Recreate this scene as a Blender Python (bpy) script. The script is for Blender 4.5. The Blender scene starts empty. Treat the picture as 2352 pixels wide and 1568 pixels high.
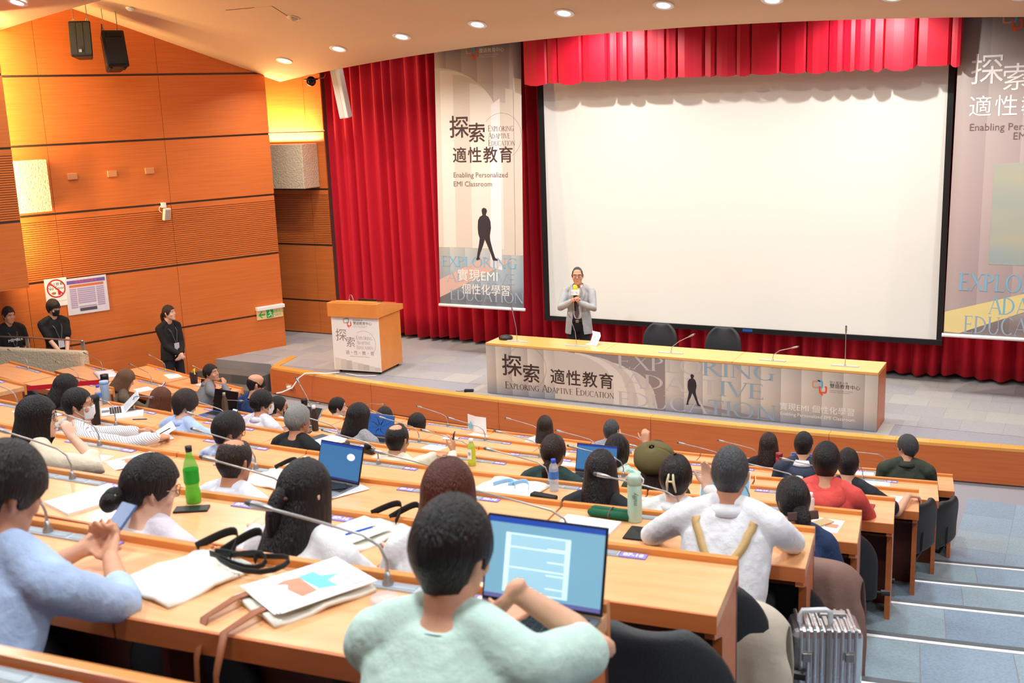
import bpy, bmesh, math, random
from mathutils import Vector, Matrix, noise
from mathutils.bvhtree import BVHTree
random.seed(7)
S=bpy.context.scene; COL=S.collection
V=Vector; R=math.radians
ST=.46                       # stage height above the front floor
# ------------------------------------------------------------------ camera
yaw,pitch,roll=.489,.213,-.037
def _cam():
    cy,sy,cp,sp=math.cos(yaw),math.sin(yaw),math.cos(pitch),math.sin(pitch)
    fw=V((-sy*cp,cy*cp,-sp)); rt=V((cy,sy,0)); up=rt.cross(fw)
    cr,sr=math.cos(roll),math.sin(roll)
    r2=cr*rt+sr*up; u2=-sr*rt+cr*up
    cd=bpy.data.cameras.new('camera'); co=bpy.data.objects.new('camera',cd); COL.objects.link(co)
    m=Matrix((r2,u2,-fw)).transposed().to_4x4(); m.translation=V((0,0,4.159+ST)); co.matrix_world=m
    cd.sensor_width=36; cd.lens=2534.25/2352*36; cd.clip_start=.05; cd.clip_end=100
    cd.dof.use_dof=True; cd.dof.focus_distance=14.5; cd.dof.aperture_fstop=5.0
    S.camera=co
_cam()
# ------------------------------------------------------------------ world, exposure
w=bpy.data.worlds.new('world'); S.world=w; w.use_nodes=True
w.node_tree.nodes['Background'].inputs[0].default_value=(.9,.93,1,1); w.node_tree.nodes['Background'].inputs[1].default_value=.25
S.view_settings.view_transform='Standard'; S.view_settings.look='None'; S.view_settings.gamma=1
S.view_settings.use_curve_mapping=False; S.view_settings.exposure=-0.8
S.cycles.max_bounces=6; S.cycles.diffuse_bounces=4; S.cycles.glossy_bounces=3; S.cycles.transparent_max_bounces=8
# ------------------------------------------------------------------ lights of the hall (lamps recessed in the ceilings)
def light(name,kind,loc,power,color=(1,1,1),target=None,size=.3,spread=None,angle=60,blend=.4):
    d=bpy.data.lights.new(name,kind); d.energy=power; d.color=color
    if kind=='AREA':
        d.shape='DISK'; d.size=size
        if spread: d.spread=R(spread)
    if kind=='SPOT': d.spot_size=R(angle); d.spot_blend=blend; d.shadow_soft_size=size
    o=bpy.data.objects.new(name,d); COL.objects.link(o); o.location=loc
    dr=(V(target)-V(loc)) if target else V((0,0,-1))
    o.rotation_euler=dr.to_track_quat('-Z','Y').to_euler(); return o
AX=-5.1
WARM=(1,.9,.74); NEUT=(1,.95,.88); COOL=(.88,.96,1)
def ceilA(X,Y): return 4.67+.357*(15.65-Y)+ST
RING=[(-11.916,14.814),(-10.595,14.509),(-9.235,14.241),(-7.826,14.028),(-6.42,13.885),(-5.025,13.879),(-3.653,13.963),(-2.27,14.12),(-.9,14.33),(.5,14.6)]
for x,y in RING: light('downlight_lamp','AREA',(x,y,ceilA(x,y)-.06),62,NEUT,size=.06,spread=140)
RING2=[(-13.19,10.8,5.77+ST-.03)]+[(x,8.9+.03*(x+5.1)**2*.6,6.55) for x in (-11.2,-8.2,-5.1,-2,1.0)]
for x,y,z in RING2: light('downlight_lamp','AREA',(x,y,z-.05),(140 if x>-13 else 40),COOL if x>-13 else NEUT,size=.45,spread=160)
RING3=[(x,yy,6.75) for yy in (5.2,1.6) for x in (-11.0,-7.6,-4.4,-1.4,1.6)]
for x,y,z in RING3: light('downlight_lamp','AREA',(x,y,z-.05),118,COOL,size=.5,spread=165)
# two floods hidden just behind the ceiling edge light the screen; weaker ones light the side curtains
for x in (-6.45,-2.7):
    light('stage_flood_lamp','SPOT',(x,14.76,5.12+ST),250,(1,.98,.94),target=(x,16.3,2.6+ST),size=.03,angle=140,blend=.5)
for x in (-10.8,.4):
    light('stage_side_lamp','SPOT',(x,15.25,5.45+ST),60,WARM,target=(x,16.3,2.4+ST),size=.05,angle=120,blend=.6)
# added spots without fixtures, brighten the speaker and the front of the stage
for x,tx in ((-9.2,-9.6),(-5.1,-6.2),(-1.2,-3.2)):
    light('added_front_spot','SPOT',(x,9.3,6.35),240,WARM,target=(tx,14.3,1.1),size=.12,angle=36,blend=.8)
# ------------------------------------------------------------------ materials
def lin(*c):
    return tuple(((v/255)/12.92 if v/255<=.04045 else ((v/255+.055)/1.055)**2.4) for v in c)
MATS={}
def mat(name,col,rough=.5,metal=0,spec=.5,noisec=None,nscale=8,bump=0,bscale=40,stretch=None,emit=0,alpha=1,trans=0,sheen=0,coat=0,ior=1.45,amt=.5,sss=0,tint=None):
    if name in MATS: return MATS[name]
    m=bpy.data.materials.new(name); m.use_nodes=True; n=m.node_tree.nodes; l=m.node_tree.links
    b=n['Principled BSDF']; c=lin(*col) if max(col)>1 else col
    I=b.inputs
    I['Base Color'].default_value=(*c,1); I['Roughness'].default_value=rough; I['Metallic'].default_value=metal
    I['Specular IOR Level'].default_value=spec; I['IOR'].default_value=ior
    if trans: I['Transmission Weight'].default_value=trans
    if sheen: I['Sheen Weight'].default_value=sheen; I['Sheen Roughness'].default_value=.4; I['Sheen Tint'].default_value=(*(tint or c),1)
    if coat: I['Coat Weight'].default_value=coat; I['Coat Roughness'].default_value=.15
    if sss: I['Subsurface Weight'].default_value=sss; I['Subsurface Radius'].default_value=(.012,.005,.003)
    if emit: I['Emission Color'].default_value=(*c,1); I['Emission Strength'].default_value=emit
    if alpha<1: I['Alpha'].default_value=alpha
    if noisec or bump:
        tc=n.new('ShaderNodeTexCoord'); mp=n.new('ShaderNodeMapping'); l.new(tc.outputs['Object'],mp.inputs[0])
        if stretch: mp.inputs['Scale'].default_value=stretch
    if noisec:
        c2=lin(*noisec) if max(noisec)>1 else noisec
        t=n.new('ShaderNodeTexNoise'); t.inputs['Scale'].default_value=nscale; t.inputs['Detail'].default_value=6; l.new(mp.outputs[0],t.inputs[0])
        r=n.new('ShaderNodeValToRGB'); r.color_ramp.elements[0].position=.5-amt*.5; r.color_ramp.elements[1].position=.5+amt*.5
        r.color_ramp.elements[0].color=(*c,1); r.color_ramp.elements[1].color=(*c2,1)
        l.new(t.outputs[0],r.inputs[0]); l.new(r.outputs[0],I['Base Color'])
    if bump:
        t2=n.new('ShaderNodeTexNoise'); t2.inputs['Scale'].default_value=bscale; t2.inputs['Detail'].default_value=4; l.new(mp.outputs[0],t2.inputs[0])
        bp=n.new('ShaderNodeBump'); bp.inputs['Strength'].default_value=bump; bp.inputs['Distance'].default_value=.02
        l.new(t2.outputs[0],bp.inputs['Height']); l.new(bp.outputs[0],I['Normal'])
    MATS[name]=m; return m
def wood(name,c1,c2,rough=.35,stretch=(1.2,1.2,26),coat=.25,scale=2.2):
    return mat(name,c1,rough,noisec=c2,nscale=scale,stretch=stretch,coat=coat,amt=.6)
WALLW=wood('wall_wood',(200,103,42),(217,122,58),.42,(.7,.7,22),.12)
DARKSTRIP=mat('recess_strip',(96,84,76),.45,.4)
DESKW=wood('desk_wood',(226,160,106),(238,182,132),.32,(1.0,9,1),.3,2.5)
LIPW=wood('lip_wood',(214,128,56),(226,146,74),.35,(1.2,12,12),.2)
APRONW=wood('apron_wood',(196,104,52),(210,122,66),.4,(1,6,14),.15)
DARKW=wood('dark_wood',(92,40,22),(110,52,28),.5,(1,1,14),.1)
STAGEW=wood('stage_wood',(196,100,46),(210,116,58),.4,(.9,.9,20),.15)
TRIMW=wood('stage_trim_wood',(232,160,70),(240,176,90),.3,(1,6,6),.3)
PLASTER=mat('plaster',(214,200,172),.9,noisec=(202,186,156),nscale=30,bump=.9,bscale=34)
CEILM=mat('ceiling_paint',(222,190,154),.85,bump=.25,bscale=60)
CARPB=mat('carpet_base',(160,160,168),.95,noisec=(144,145,154),nscale=80,bump=.4,bscale=300)
CARP=[mat('carpet_%d'%i,c,.95,noisec=tuple(int(x*.9) for x in c),nscale=70,bump=.4,bscale=260) for i,c in enumerate([(172,172,174),(166,166,170),(180,179,177),(170,169,173),(176,175,172)])]
CARPA=[mat('carpet_aisle_%d'%i,c,.95,noisec=tuple(int(x*.88) for x in c),nscale=60,bump=.5,bscale=240) for i,c in enumerate([(156,178,198),(148,170,192),(164,185,196),(154,173,194),(161,183,195)])]
GREYC=mat('grey_step_carpet',(104,100,98),.95,bump=.3,bscale=200)
WHITE=mat('white_paint',(240,240,240),.5)
PAPER=mat('paper',(244,244,242),.7)
PAPERG=mat('paper_grey',(205,208,216),.7)
CREAM=mat('canvas_tote',(238,234,222),.9,bump=.3,bscale=300)
BLACKP=mat('black_plastic',(22,22,24),.4)
BLACKM=mat('matt_black',(16,16,18),.7)
DARKLEA=mat('dark_leather',(40,44,48),.5,bump=.2,bscale=200)
DARKFAB=mat('dark_chair_fabric',(30,33,37),.85,bump=.3,bscale=400)
CHROME=mat('chrome',(200,200,200),.18,1)
STEEL=mat('brushed_steel',(170,170,168),.32,.9)
STEMM=mat('mic_stem',(165,165,165),.35,.7)
PLATE=mat('mic_plate',(176,186,194),.4,.1)
PLATE2=mat('mic_plate_panel',(158,170,180),.35,.2)
LILAC=mat('tag_lilac',(140,130,205),.4)
REDBELT=mat('red_belt',(200,20,40),.6)
CURT=mat('red_velvet',(190,6,38),.75,sheen=.25,tint=(.9,.1,.12),bump=.12,bscale=120,stretch=(1,1,.25))
VAL=mat('red_satin',(205,8,44),.5,sheen=.2,tint=(1,.3,.2))
SCREENM=mat('screen_white',(232,231,224),.6)
SCRBLK=mat('screen_border',(24,22,22),.6)
BANN=mat('banner_white_bar',(235,235,235),.4)
SKINS=[mat('skin_%d'%i,c,.5,noisec=tuple(int(x*.93) for x in c),nscale=18,sss=.08) for i,c in enumerate([(226,172,142),(214,156,124),(236,190,164),(204,142,110)])]
def hairmat(name,c,c2,rough=.38): return mat(name,c,rough,spec=.6,noisec=c2,nscale=3,stretch=(70,70,4),bump=.8,bscale=3,amt=.7)
HB=hairmat('black_hair',(13,12,13),(30,28,29)); HDB=hairmat('dark_brown_hair',(28,19,16),(54,36,30)); HBR=hairmat('brown_hair',(84,44,28),(120,68,44))
HGR=hairmat('grey_hair',(120,120,118),(176,176,172)); HSP=hairmat('salt_pepper_hair',(42,44,47),(84,88,92)); HLB=hairmat('light_brown_hair',(92,66,46),(132,96,68)); HRED=hairmat('chestnut_hair',(66,24,12),(100,42,22))
# ------------------------------------------------------------------ mesh helpers
def tag(o,label=None,cat=None,group=None,kind=None):
    if label: o['label']=label
    if cat: o['category']=cat
    if group: o['group']=group
    if kind: o['kind']=kind
    return o
def empty(name,loc=(0,0,0),rz=0):
    o=bpy.data.objects.new(name,None); COL.objects.link(o); o.location=loc; o.rotation_euler=(0,0,rz); o.empty_display_size=.1; return o
class MB:
    def __init__(s): s.v=[]; s.f=[]; s.m=[]; s.cur=0
    def add(s,vs,fs):
        k=len(s.v); s.v+= [tuple(x) for x in vs]; s.f+=[tuple(k+i for i in f) for f in fs]; s.m+=[s.cur]*len(fs); return s
    def box(s,x0,x1,y0,y1,z0,z1,M=None):
        vs=[V((x,y,z)) for z in (z0,z1) for y in (y0,y1) for x in (x0,x1)]
        if M: vs=[M@q for q in vs]
        return s.add(vs,[(0,2,3,1),(4,5,7,6),(0,1,5,4),(2,6,7,3),(0,4,6,2),(1,3,7,5)])
    def hexa(s,b,t):   # bottom quad, top quad (same winding, ccw from above)
        return s.add(list(b)+list(t),[(3,2,1,0),(4,5,6,7),(0,1,5,4),(1,2,6,5),(2,3,7,6),(3,0,4,7)])
    def prism(s,poly,a,b,M=None):   # poly in xy, extruded z a..b
        n=len(poly); vs=[V((x,y,a)) for x,y in poly]+[V((x,y,b)) for x,y in poly]
        if M: vs=[M@q for q in vs]
        return s.add(vs,[tuple(range(n-1,-1,-1)),tuple(range(n,2*n))]+[(i,(i+1)%n,n+(i+1)%n,n+i) for i in range(n)])
    def tube(s,pts,rads,n=8,side=None,cap=True,M=None,flat=False):
        pts=[V(q) for q in pts]; N=len(pts)
        if not hasattr(rads,'__len__'): rads=[rads]*N
        rads=[(r,r) if not hasattr(r,'__len__') else r for r in rads]
        prev=V(side) if side else None
        rows=[]; fr=[]
        for i,q in enumerate(pts):
            t=(pts[min(i+1,N-1)]-pts[max(i-1,0)])
            t=t.normalized() if t.length>1e-9 else V((0,0,1))
            a=(prev if prev is not None else (V((1,0,0)) if abs(t.x)<.9 else V((0,1,0))))
            a=a-t*a.dot(t)
            if a.length<1e-6: a=t.orthogonal()
            a.normalize(); b=t.cross(a)
            if not side: prev=a
            fr.append((t,a,b)); rows.append((q,a,b,rads[i]))
        if cap and not flat:
            t,a,b=fr[0]; r=rads[0]; e=min(r)
            rows.insert(0,(pts[0]-t*e*.55,a,b,(r[0]*.8,r[1]*.8))); rows.insert(0,(pts[0]-t*e*.9,a,b,(r[0]*.4,r[1]*.4)))
            t,a,b=fr[-1]; r=rads[-1]; e=min(r)
            rows.append((pts[-1]+t*e*.55,a,b,(r[0]*.8,r[1]*.8))); rows.append((pts[-1]+t*e*.9,a,b,(r[0]*.4,r[1]*.4)))
        vs=[]; fs=[]
        for q,a,b,r in rows:
            for k in range(n):
                g=2*math.pi*k/n; vs.append(q+a*(r[0]*math.cos(g))+b*(r[1]*math.sin(g)))
        for i in range(len(rows)-1):
            for k in range(n): fs.append((i*n+k,i*n+(k+1)%n,(i+1)*n+(k+1)%n,(i+1)*n+k))
        if cap: fs.append(tuple(range(n-1,-1,-1))); fs.append(tuple((len(rows)-1)*n+k for k in range(n)))
        if M: vs=[M@q for q in vs]
        return s.add(vs,fs)
    def lathe(s,prof,n=20,M=None,cap=True):  # prof [(r,z)]
        vs=[];fs=[]
        for r,z in prof:
            for k in range(n):
                g=2*math.pi*k/n; vs.append(V((r*math.cos(g),r*math.sin(g),z)))
        for i in range(len(prof)-1):
            for k in range(n): fs.append((i*n+k,i*n+(k+1)%n,(i+1)*n+(k+1)%n,(i+1)*n+k))
        if cap: fs.append(tuple(range(n-1,-1,-1))); fs.append(tuple((len(prof)-1)*n+k for k in range(n)))
        if M: vs=[M@q for q in vs]
        return s.add(vs,fs)
    def ball(s,c,r,n=10,M=None):
        if not hasattr(r,'__len__'): r=(r,r,r)
        m=max(5,n//2+1)
        vs=[];fs=[]
        for i in range(m):
            a=-math.pi/2+math.pi*(i+.0)/(m-1); a=max(-1.5,min(1.5,a))
            for k in range(n):
                g=2*math.pi*k/n; vs.append(V((c[0]+r[0]*math.cos(a)*math.cos(g),c[1]+r[1]*math.cos(a)*math.sin(g),c[2]+r[2]*math.sin(a))))
        for i in range(m-1):
            for k in range(n): fs.append((i*n+k,i*n+(k+1)%n,(i+1)*n+(k+1)%n,(i+1)*n+k))
        fs.append(tuple(range(n-1,-1,-1))); fs.append(tuple((m-1)*n+k for k in range(n)))
        if M: vs=[M@q for q in vs]
        return s.add(vs,fs)
    def grid(s,pts):   # pts[i][j]
        a=len(pts);b=len(pts[0]); vs=[q for r in pts for q in r]
        return s.add(vs,[(i*b+j,i*b+j+1,(i+1)*b+j+1,(i+1)*b+j) for i in range(a-1) for j in range(b-1)])
    def mesh(s,name,mats,smooth=False):
        me=bpy.data.meshes.new(name); me.from_pydata(s.v,[],s.f)
        for m in (mats if isinstance(mats,(list,tuple)) else [mats]): me.materials.append(m)
        if isinstance(mats,(list,tuple)) and len(mats)>1: me.polygons.foreach_set('material_index',s.m)
        if smooth: me.polygons.foreach_set('use_smooth',[True]*len(me.polygons))
        me.update(); return me
    def build(s,name,mats,parent=None,smooth=False,bevel=0,solid=0,loc=None,sub=0):
        return link(name,s.mesh(name,mats,smooth),parent,bevel,solid,loc,sub)
def link(name,me,parent=None,bevel=0,solid=0,loc=None,sub=0):
    o=bpy.data.objects.new(name,me); COL.objects.link(o)
    if parent: o.parent=parent
    if loc is not None: o.location=loc
    if solid:
        d=o.modifiers.new('solid','SOLIDIFY'); d.thickness=abs(solid); d.offset=1 if solid>0 else -1
    if bevel:
        d=o.modifiers.new('bevel','BEVEL'); d.width=bevel; d.segments=2; d.limit_method='ANGLE'; d.angle_limit=.6
    if sub:
        d=o.modifiers.new('sub','SUBSURF'); d.levels=sub; d.render_levels=sub
    return o
def copytree(o,parent=None):
    c=o.copy(); COL.objects.link(c)
    if parent is not None: c.parent=parent
    for ch in list(o.children): copytree(ch,c)
    return c
def struct(o,label=None): o['kind']='structure'; return tag(o,label) if label else o
TS=bpy.data.scenes.new('scratch'); TVL=TS.view_layers[0]
def evalmesh(o):
    TS.collection.objects.link(o); TVL.update()
    me=bpy.data.meshes.new_from_object(o.evaluated_get(TVL.depsgraph)); bpy.data.objects.remove(o); return me
TXT={}
def textmesh(txt,size=.1,align='CENTER',offset=0,extrude=0,space=1.0,ext=0):
    key=(txt,size,align,offset,space)
    if key in TXT: return TXT[key].copy()
    c=bpy.data.curves.new('t','FONT'); c.body=txt; c.size=size; c.align_x=align; c.align_y='CENTER'; c.offset=offset; c.space_character=space; c.extrude=ext; c.resolution_u=2
    me=evalmesh(bpy.data.objects.new('t',c)); bpy.data.curves.remove(c); TXT[key]=me; return me
def text(name,txt,size,m,parent,M,align='CENTER',offset=0,space=1.0):
    me=textmesh(txt,size,align,offset,0,space); me.materials.clear(); me.materials.append(m)
    o=link(name,me,parent); o.matrix_local=M; return o
def RZ(a): return Matrix.Rotation(a,4,'Z')
def RX(a): return Matrix.Rotation(a,4,'X')
def RY(a): return Matrix.Rotation(a,4,'Y')
def T(x,y,z): return Matrix.Translation((x,y,z))
# rows: concentric arcs round a point behind the stage
CX,CY=-5.149,37.37
LR=[26.239,27.532,28.806,30.033,31.304,32.544,33.835,35.056,36.308]
TIER=[0,.357,.715,1.073,1.433,1.794,2.156,2.519,2.883]
def at(row,X,b,z=0):
    r=LR[row-1]+b; a=math.asin((X-CX)/r)
    return V((X,CY-r*math.cos(a),TIER[row-1]+z)),a
# ------------------------------------------------------------------ floors
def arcpt(r,a): return V((CX+r*math.sin(a),CY-r*math.cos(a),0))
def sector(mb,r0,r1,x0,x1,z0,z1,n=24):
    a0=math.asin((x0-CX)/r0); a1=math.asin((x1-CX)/r0)
    for k in range(n):
        p=a0+(a1-a0)*k/n; q=a0+(a1-a0)*(k+1)/n
        c=[arcpt(r1,p),arcpt(r1,q),arcpt(r0,q),arcpt(r0,p)]
        mb.hexa([v+V((0,0,z0)) for v in c],[v+V((0,0,z1)) for v in c])
fl=struct(MB().box(-17,5,8.5,17.6,-.1,0).build('floor',CARPB),'grey carpeted floor between the front desk row and the stage')
TIERS=[fl]
for i in range(2,10):
    m=MB(); sector(m,LR[i-1]-.04,(LR[i]-.04 if i<9 else LR[8]+6),-15.6,3.4,-.1,TIER[i-1])
    TIERS.append(struct(m.build('floor_tier',CARPB),'stepped carpeted tier under desk row %d counted from the stage'%i))
NOSD=mat('nosing_grey',(92,100,106),.5,.3); NOSW=mat('nosing_white',(236,242,246),.4)
for i in range(2,9):
    m=MB(); sector(m,LR[i-1]-.045,LR[i-1]+.0,-1.32,2.4,TIER[i-1]-.03,TIER[i-1]+.004,8); m.build('nosing_strip',NOSD,TIERS[i-1])
    m=MB(); sector(m,LR[i-1]+.003,LR[i-1]+.035,-1.30,2.4,TIER[i-1]-.01,TIER[i-1]+.003,8); tag(m.build('nosing_strip',NOSW,TIERS[i-1]),'white edge line of the aisle step')
TILE=[]
for m in CARP+CARPA: TILE.append(MB().box(-.2493,.2493,-.2493,.2493,0,.004).mesh('carpet_tile',m))
def tile(x,y,z,par,aisle=False,rz=0):
    o=bpy.data.objects.new('carpet_tile',TILE[random.randrange(5)+(5 if aisle else 0)]); COL.objects.link(o); o.parent=par; o.location=(x,y,z-par.location.z); o.rotation_euler=(0,0,rz); return o
for iy in range(8):
    for ix in range(8):
        x=-1.05+.25+ix*.5-(iy%2)*.25*0; y=9.95+.25+iy*.5
        r=math.hypot(x-CX,y-CY)
        if x<1.6 and r+.3<LR[1]-.05 and y<13.1: tile(x,y,0,fl,True)
for i in range(2,9):
    z=TIER[i-1]
    for k in range(2):
        for j in range(5):
            r=LR[i-1]+.04+.26+k*.5; a=math.asin((-.95+j*.5-CX)/r); p=arcpt(r,a); tile(p.x,p.y,z,TIERS[i-1],True,a)
ym=MB().box(-.36,-.14,11.98,12.08,.005,.009).build('floor_marker',mat('yellow_tape',(196,168,40),.5)); tag(ym,'small yellow tape marker on the grey aisle carpet','marker')
# ------------------------------------------------------------------ stage
def lipY(X): return 13.34+41-math.sqrt(41*41-(X+5.04)**2)
xs=[-11.95+i*(15.95/48) for i in range(49)]
poly=[(x,lipY(x)) for x in xs]+[(4,17.6),(-17,17.6),(-17,14.1),(-12.13,14.1)]
sg=struct(MB().prism(poly,0,ST-.004).build('floor_stage',CARPB),'carpeted stage platform with curved wood front')
JX=[-11.95,-9.73,-7.38,-5.04,-2.72,-.39,1.94,4]
def strip(mb,x0,x1,y0,y1,z0,z1,n=6):   # follows the stage edge; y offsets
    for k in range(n):
        a=x0+(x1-x0)*k/n; b=x0+(x1-x0)*(k+1)/n
        c=[(a,lipY(a)+y0),(b,lipY(b)+y0),(b,lipY(b)+y1),(a,lipY(a)+y1)]
        mb.hexa([V((x,y,z0)) for x,y in c],[V((x,y,z1)) for x,y in c])
for a,b in zip(JX,JX[1:]):
    m=MB(); strip(m,a+.003,b-.003,-.03,.0,.02,ST-.03); m.build('panel',STAGEW,sg)
    m=MB(); strip(m,a+.002,b-.002,-.035,.11,ST-.03,ST+.012); m.build('trim',TRIMW,sg,bevel=.004)
m=MB().hexa([V(q) for q in ((-11.97,13.88,.02),(-11.93,13.9,.02),(-12.11,14.6,.02),(-12.15,14.6,.02))],[V(q) for q in ((-11.97,13.88,ST-.03),(-11.93,13.9,ST-.03),(-12.11,14.6,ST-.03),(-12.15,14.6,ST-.03))]); m.build('panel',STAGEW,sg)
m=MB().hexa([V(q) for q in ((-12.0,13.99,ST-.03),(-11.88,14.02,ST-.03),(-12.04,14.7,ST-.03),(-12.18,14.7,ST-.03))],[V(q) for q in ((-12.0,13.99,ST+.010),(-11.88,14.02,ST+.010),(-12.04,14.7,ST+.010),(-12.18,14.7,ST+.010))]); m.build('trim',TRIMW,sg)
for k in range(2):
    z=.155*(2-k)
    m=MB().box(-13.75,-12.12,13.78-.31*k,14.1-.31*k,0,z); struct(m.build('floor_step',GREYC,bevel=.01),'grey carpeted step %s up to the stage beside the wood wall'%('upper' if k==0 else 'lower'))
for iy in range(7):
    for ix in range(27):
        x=-13.3+.5*ix+(.25 if iy%2 else 0); y=13.6+.25+.5*iy
        if y-.25<lipY(min(max(x,-11.9),3.9))+.14: y2=lipY(min(max(x,-11.9),3.9))+.14; continue
        if x<-12.4 and y<14.5: continue
        if y>16.9 or x>.6: continue
        tile(x,y,ST-.004,sg)
# ------------------------------------------------------------------ side wall of wood panels
E0=V((-12.85,15.39,0)); WD=V((-.415,-1,0)).normalized(); WN=V((1,-.415,0)).normalized()
ZL=[0,1.095,2.155,3.19,4.24,5.27,6.9]
def wframe(org,d,n): return Matrix(((d.x,n.x,0,org.x),(d.y,n.y,0,org.y),(0,0,1,0),(0,0,0,1)))
def panelwall(par,M,cols,zl,slat=2,t0=0,t=.03,flip=False):
    for a,b in zip(cols,cols[1:]):
        for k in range(len(zl)-1):
            z0,z1=zl[k]+.017,zl[k+1]-.017
            if zl[k+1]-zl[k]<.05: continue
            if k==slat:
                MB().box(a+.003,b-.003,t0,t0+t*.35,z0,z1,M).build('panel',DARKW,par)
                MB().box(a+.003,b-.003,t0+t*.36,t0+t,z1-.085,z1,M).build('panel',WALLW,par)
                m=MB(); n=27; h=(z1-.09-z0)/n
                for q in range(n): m.box(a+.003,b-.003,t0+t*.36,t0+t,z0+q*h+.004,z0+(q+1)*h-.005,M)
                tag(m.build('slat_band',WALLW,par),'band of fine horizontal wood slats',kind='stuff')
            else: MB().box(a+.003,b-.003,t0,t0+t,z0,z1,M).build('panel',WALLW,par)
M0=wframe(E0,WD,WN)
wl=struct(MB().box(-.0,10,-.14,0,0,7,M0).build('wall_left',DARKSTRIP),'orange wood panelled side wall with dark recessed joints')
panelwall(wl,M0,[0,1.90,3.77,4.33,9.5],ZL)
# wing panel in front of it (hangs clear of the floor)
EW=V((-13.85,10.92,0)); MW=wframe(EW,WD,WN)
ww=struct(MB().box(0,4,-.12,0,2.24,7,MW).build('wall_wing',DARKSTRIP),'projecting wood wing panel that ends above head height')
panelwall(ww,MW,[0,4],[2.22,3.19,4.24,5.27,6.9],slat=1)
MB().box(0,4,-.125,.03,2.21,2.235,MW).build('panel',WALLW,ww)
pb=struct(MB().box(3.86,5.2,.03,.2,3.25,4.03,M0).build('trim_1',PLASTER),'rough cream plaster block on the brightly lit wall')
# recess beside the stage
rb=struct(MB().box(-15,-12.46,16.48,16.6,ST,7).build('wall_recess',DARKSTRIP),'shaded wood wall in the recess beside the stage')
MR=wframe(V((-12.46,16.48,0)),V((-1,0,0)),V((0,-1,0)))
panelwall(rb,MR,[0,.39,2.4],[ST]+ZL[1:])
struct(MB().box(-15.1,-15,15,16.6,ST,7).build('wall_recess_end',WALLW))
struct(MB().box(-14.6,-12.62,15.98,16.44,3.235,4.03).build('trim_2',PLASTER,bevel=.01),'cream plaster light trough in the recess beside the curtain')
# hidden cove lamps: behind the wing edge and in the trough
def covestrip(name,loc,rot,sx,sy,power,col,label):
    d=bpy.data.lights.new(name,'AREA'); d.shape='RECTANGLE'; d.size=sx; d.size_y=sy; d.energy=power; d.color=col
    o=bpy.data.objects.new(name,d); COL.objects.link(o); o.location=loc; o.rotation_euler=rot; return o
GOLD=(1,.66,.28)
p=EW+WD*.16-WN*.42
dv=(E0+WD*4.3-(p)).normalized()
o=covestrip('cove_lamp',(p.x,p.y,4.6),(0,0,0),4.2,.06,330,GOLD,'')
o.rotation_euler=Matrix(((0,dv.cross(V((0,0,1))).x,-dv.x),(0,dv.cross(V((0,0,1))).y,-dv.y),(1,0,-dv.z))).to_euler()
covestrip('cove_lamp',(-13.6,16.2,4.1),(R(180-12),0,0),1.8,.08,300,GOLD,'')
# ------------------------------------------------------------------ ceilings
def wallX(Y): return -12.85-.415*(15.39-Y)
def mir(x): return 2*AX-x
def ceilgrid(edge,back,nu=6,nt=40):
    g=[]
    for j in range(nu+1):
        u=j/nu; r=[]
        for i in range(nt+1):
            t=-1+2*i/nt; r.append(edge(t)*(1-u)+back(t)*u)
        g.append(r)
    return g
def eA(t):
    X=AX+t*7.64; Y=14.58+(X-AX)**2/53; return V((X,Y,ceilA(X,Y)))
def bA(t):
    X=AX+t*9.7; Y=10.9+.5*t*t; return V((X,Y,ceilA(X,Y)))
def eB(t):
    a=abs(t); return V((AX+t*9.35,10.4+1.05*a**1.25,5.95-.485*a*a+ST))
def bB(t): return V((AX+t*11,7.4,eB(t).z+.357*(eB(t).y-7.4)))
def eC(t): return V((AX+t*10.6,7.6,6.75-.2*t*t))
def bC(t): return V((AX+t*12.5,-4.5,7.3-.2*t*t))
for nm,e,b,lb in (('ceiling',eA,bA,'sloping tan ceiling over the stage front with a curved edge'),('ceiling_middle',eB,bB,'darker tan ceiling section above the left block'),('ceiling_rear',eC,bC,None)):
    o=struct(MB().grid(ceilgrid(e,b)).build(nm,CEILM,smooth=True,solid=-.12),lb)
    o.modifiers['solid'].offset=-1
# rest of the room shell (behind and beside the camera)
struct(MB().box(-17,7,-4.7,-4.5,0,8.5).build('wall_back',WALLW))
struct(MB().box(0,22,-.1,0,0,8,wframe(V((mir(-12.85),15.39,0)),V((.415,-1,0)).normalized(),V((-1,-.415,0)).normalized())).build('wall_right',WALLW))
struct(MB().box(-17,7,17.6,17.75,0,8.5).build('wall_stage',DARKW)); struct(MB().box(-17,7,10.6,17.75,8.4,8.5).build('ceiling_stage_loft',BLACKM))
# ------------------------------------------------------------------ ceiling fixtures
GLOW=mat('lamp_glow',(255,252,245),.5,emit=22)
def downlight(i,P,nrm):
    e=empty('downlight',P); q=nrm.to_track_quat('Z','Y'); e.rotation_euler=q.to_euler()
    m=MB().lathe([(.085,.0),(.135,.0),(.14,.006),(.13,.012),(.088,.012),(.085,.004)],28,cap=False); m.build('trim_ring',WHITE,e,True)
    MB().lathe([(.001,.003),(.09,.003),(.09,-.03),(.001,-.03)],28,cap=False).build('lamp',GLOW,e,True)
    tag(e,'glowing round recessed downlight, %s from the side wall along the curved ceiling edge'%['first','second','third','fourth','fifth','sixth','seventh','eighth','ninth','tenth'][i],'downlight','downlights along the ceiling edge')
    return e
nA=V((0,-.357,-1)).normalized()
for i,(x,y) in enumerate(RING): downlight(i,V((x,y,ceilA(x,y)))+nA*.0,nA)
e=downlight(0,V(RING2[0])+V((0,0,.0)),nA); e['label']='round downlight in the darker ceiling section over the parapet'; 
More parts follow.
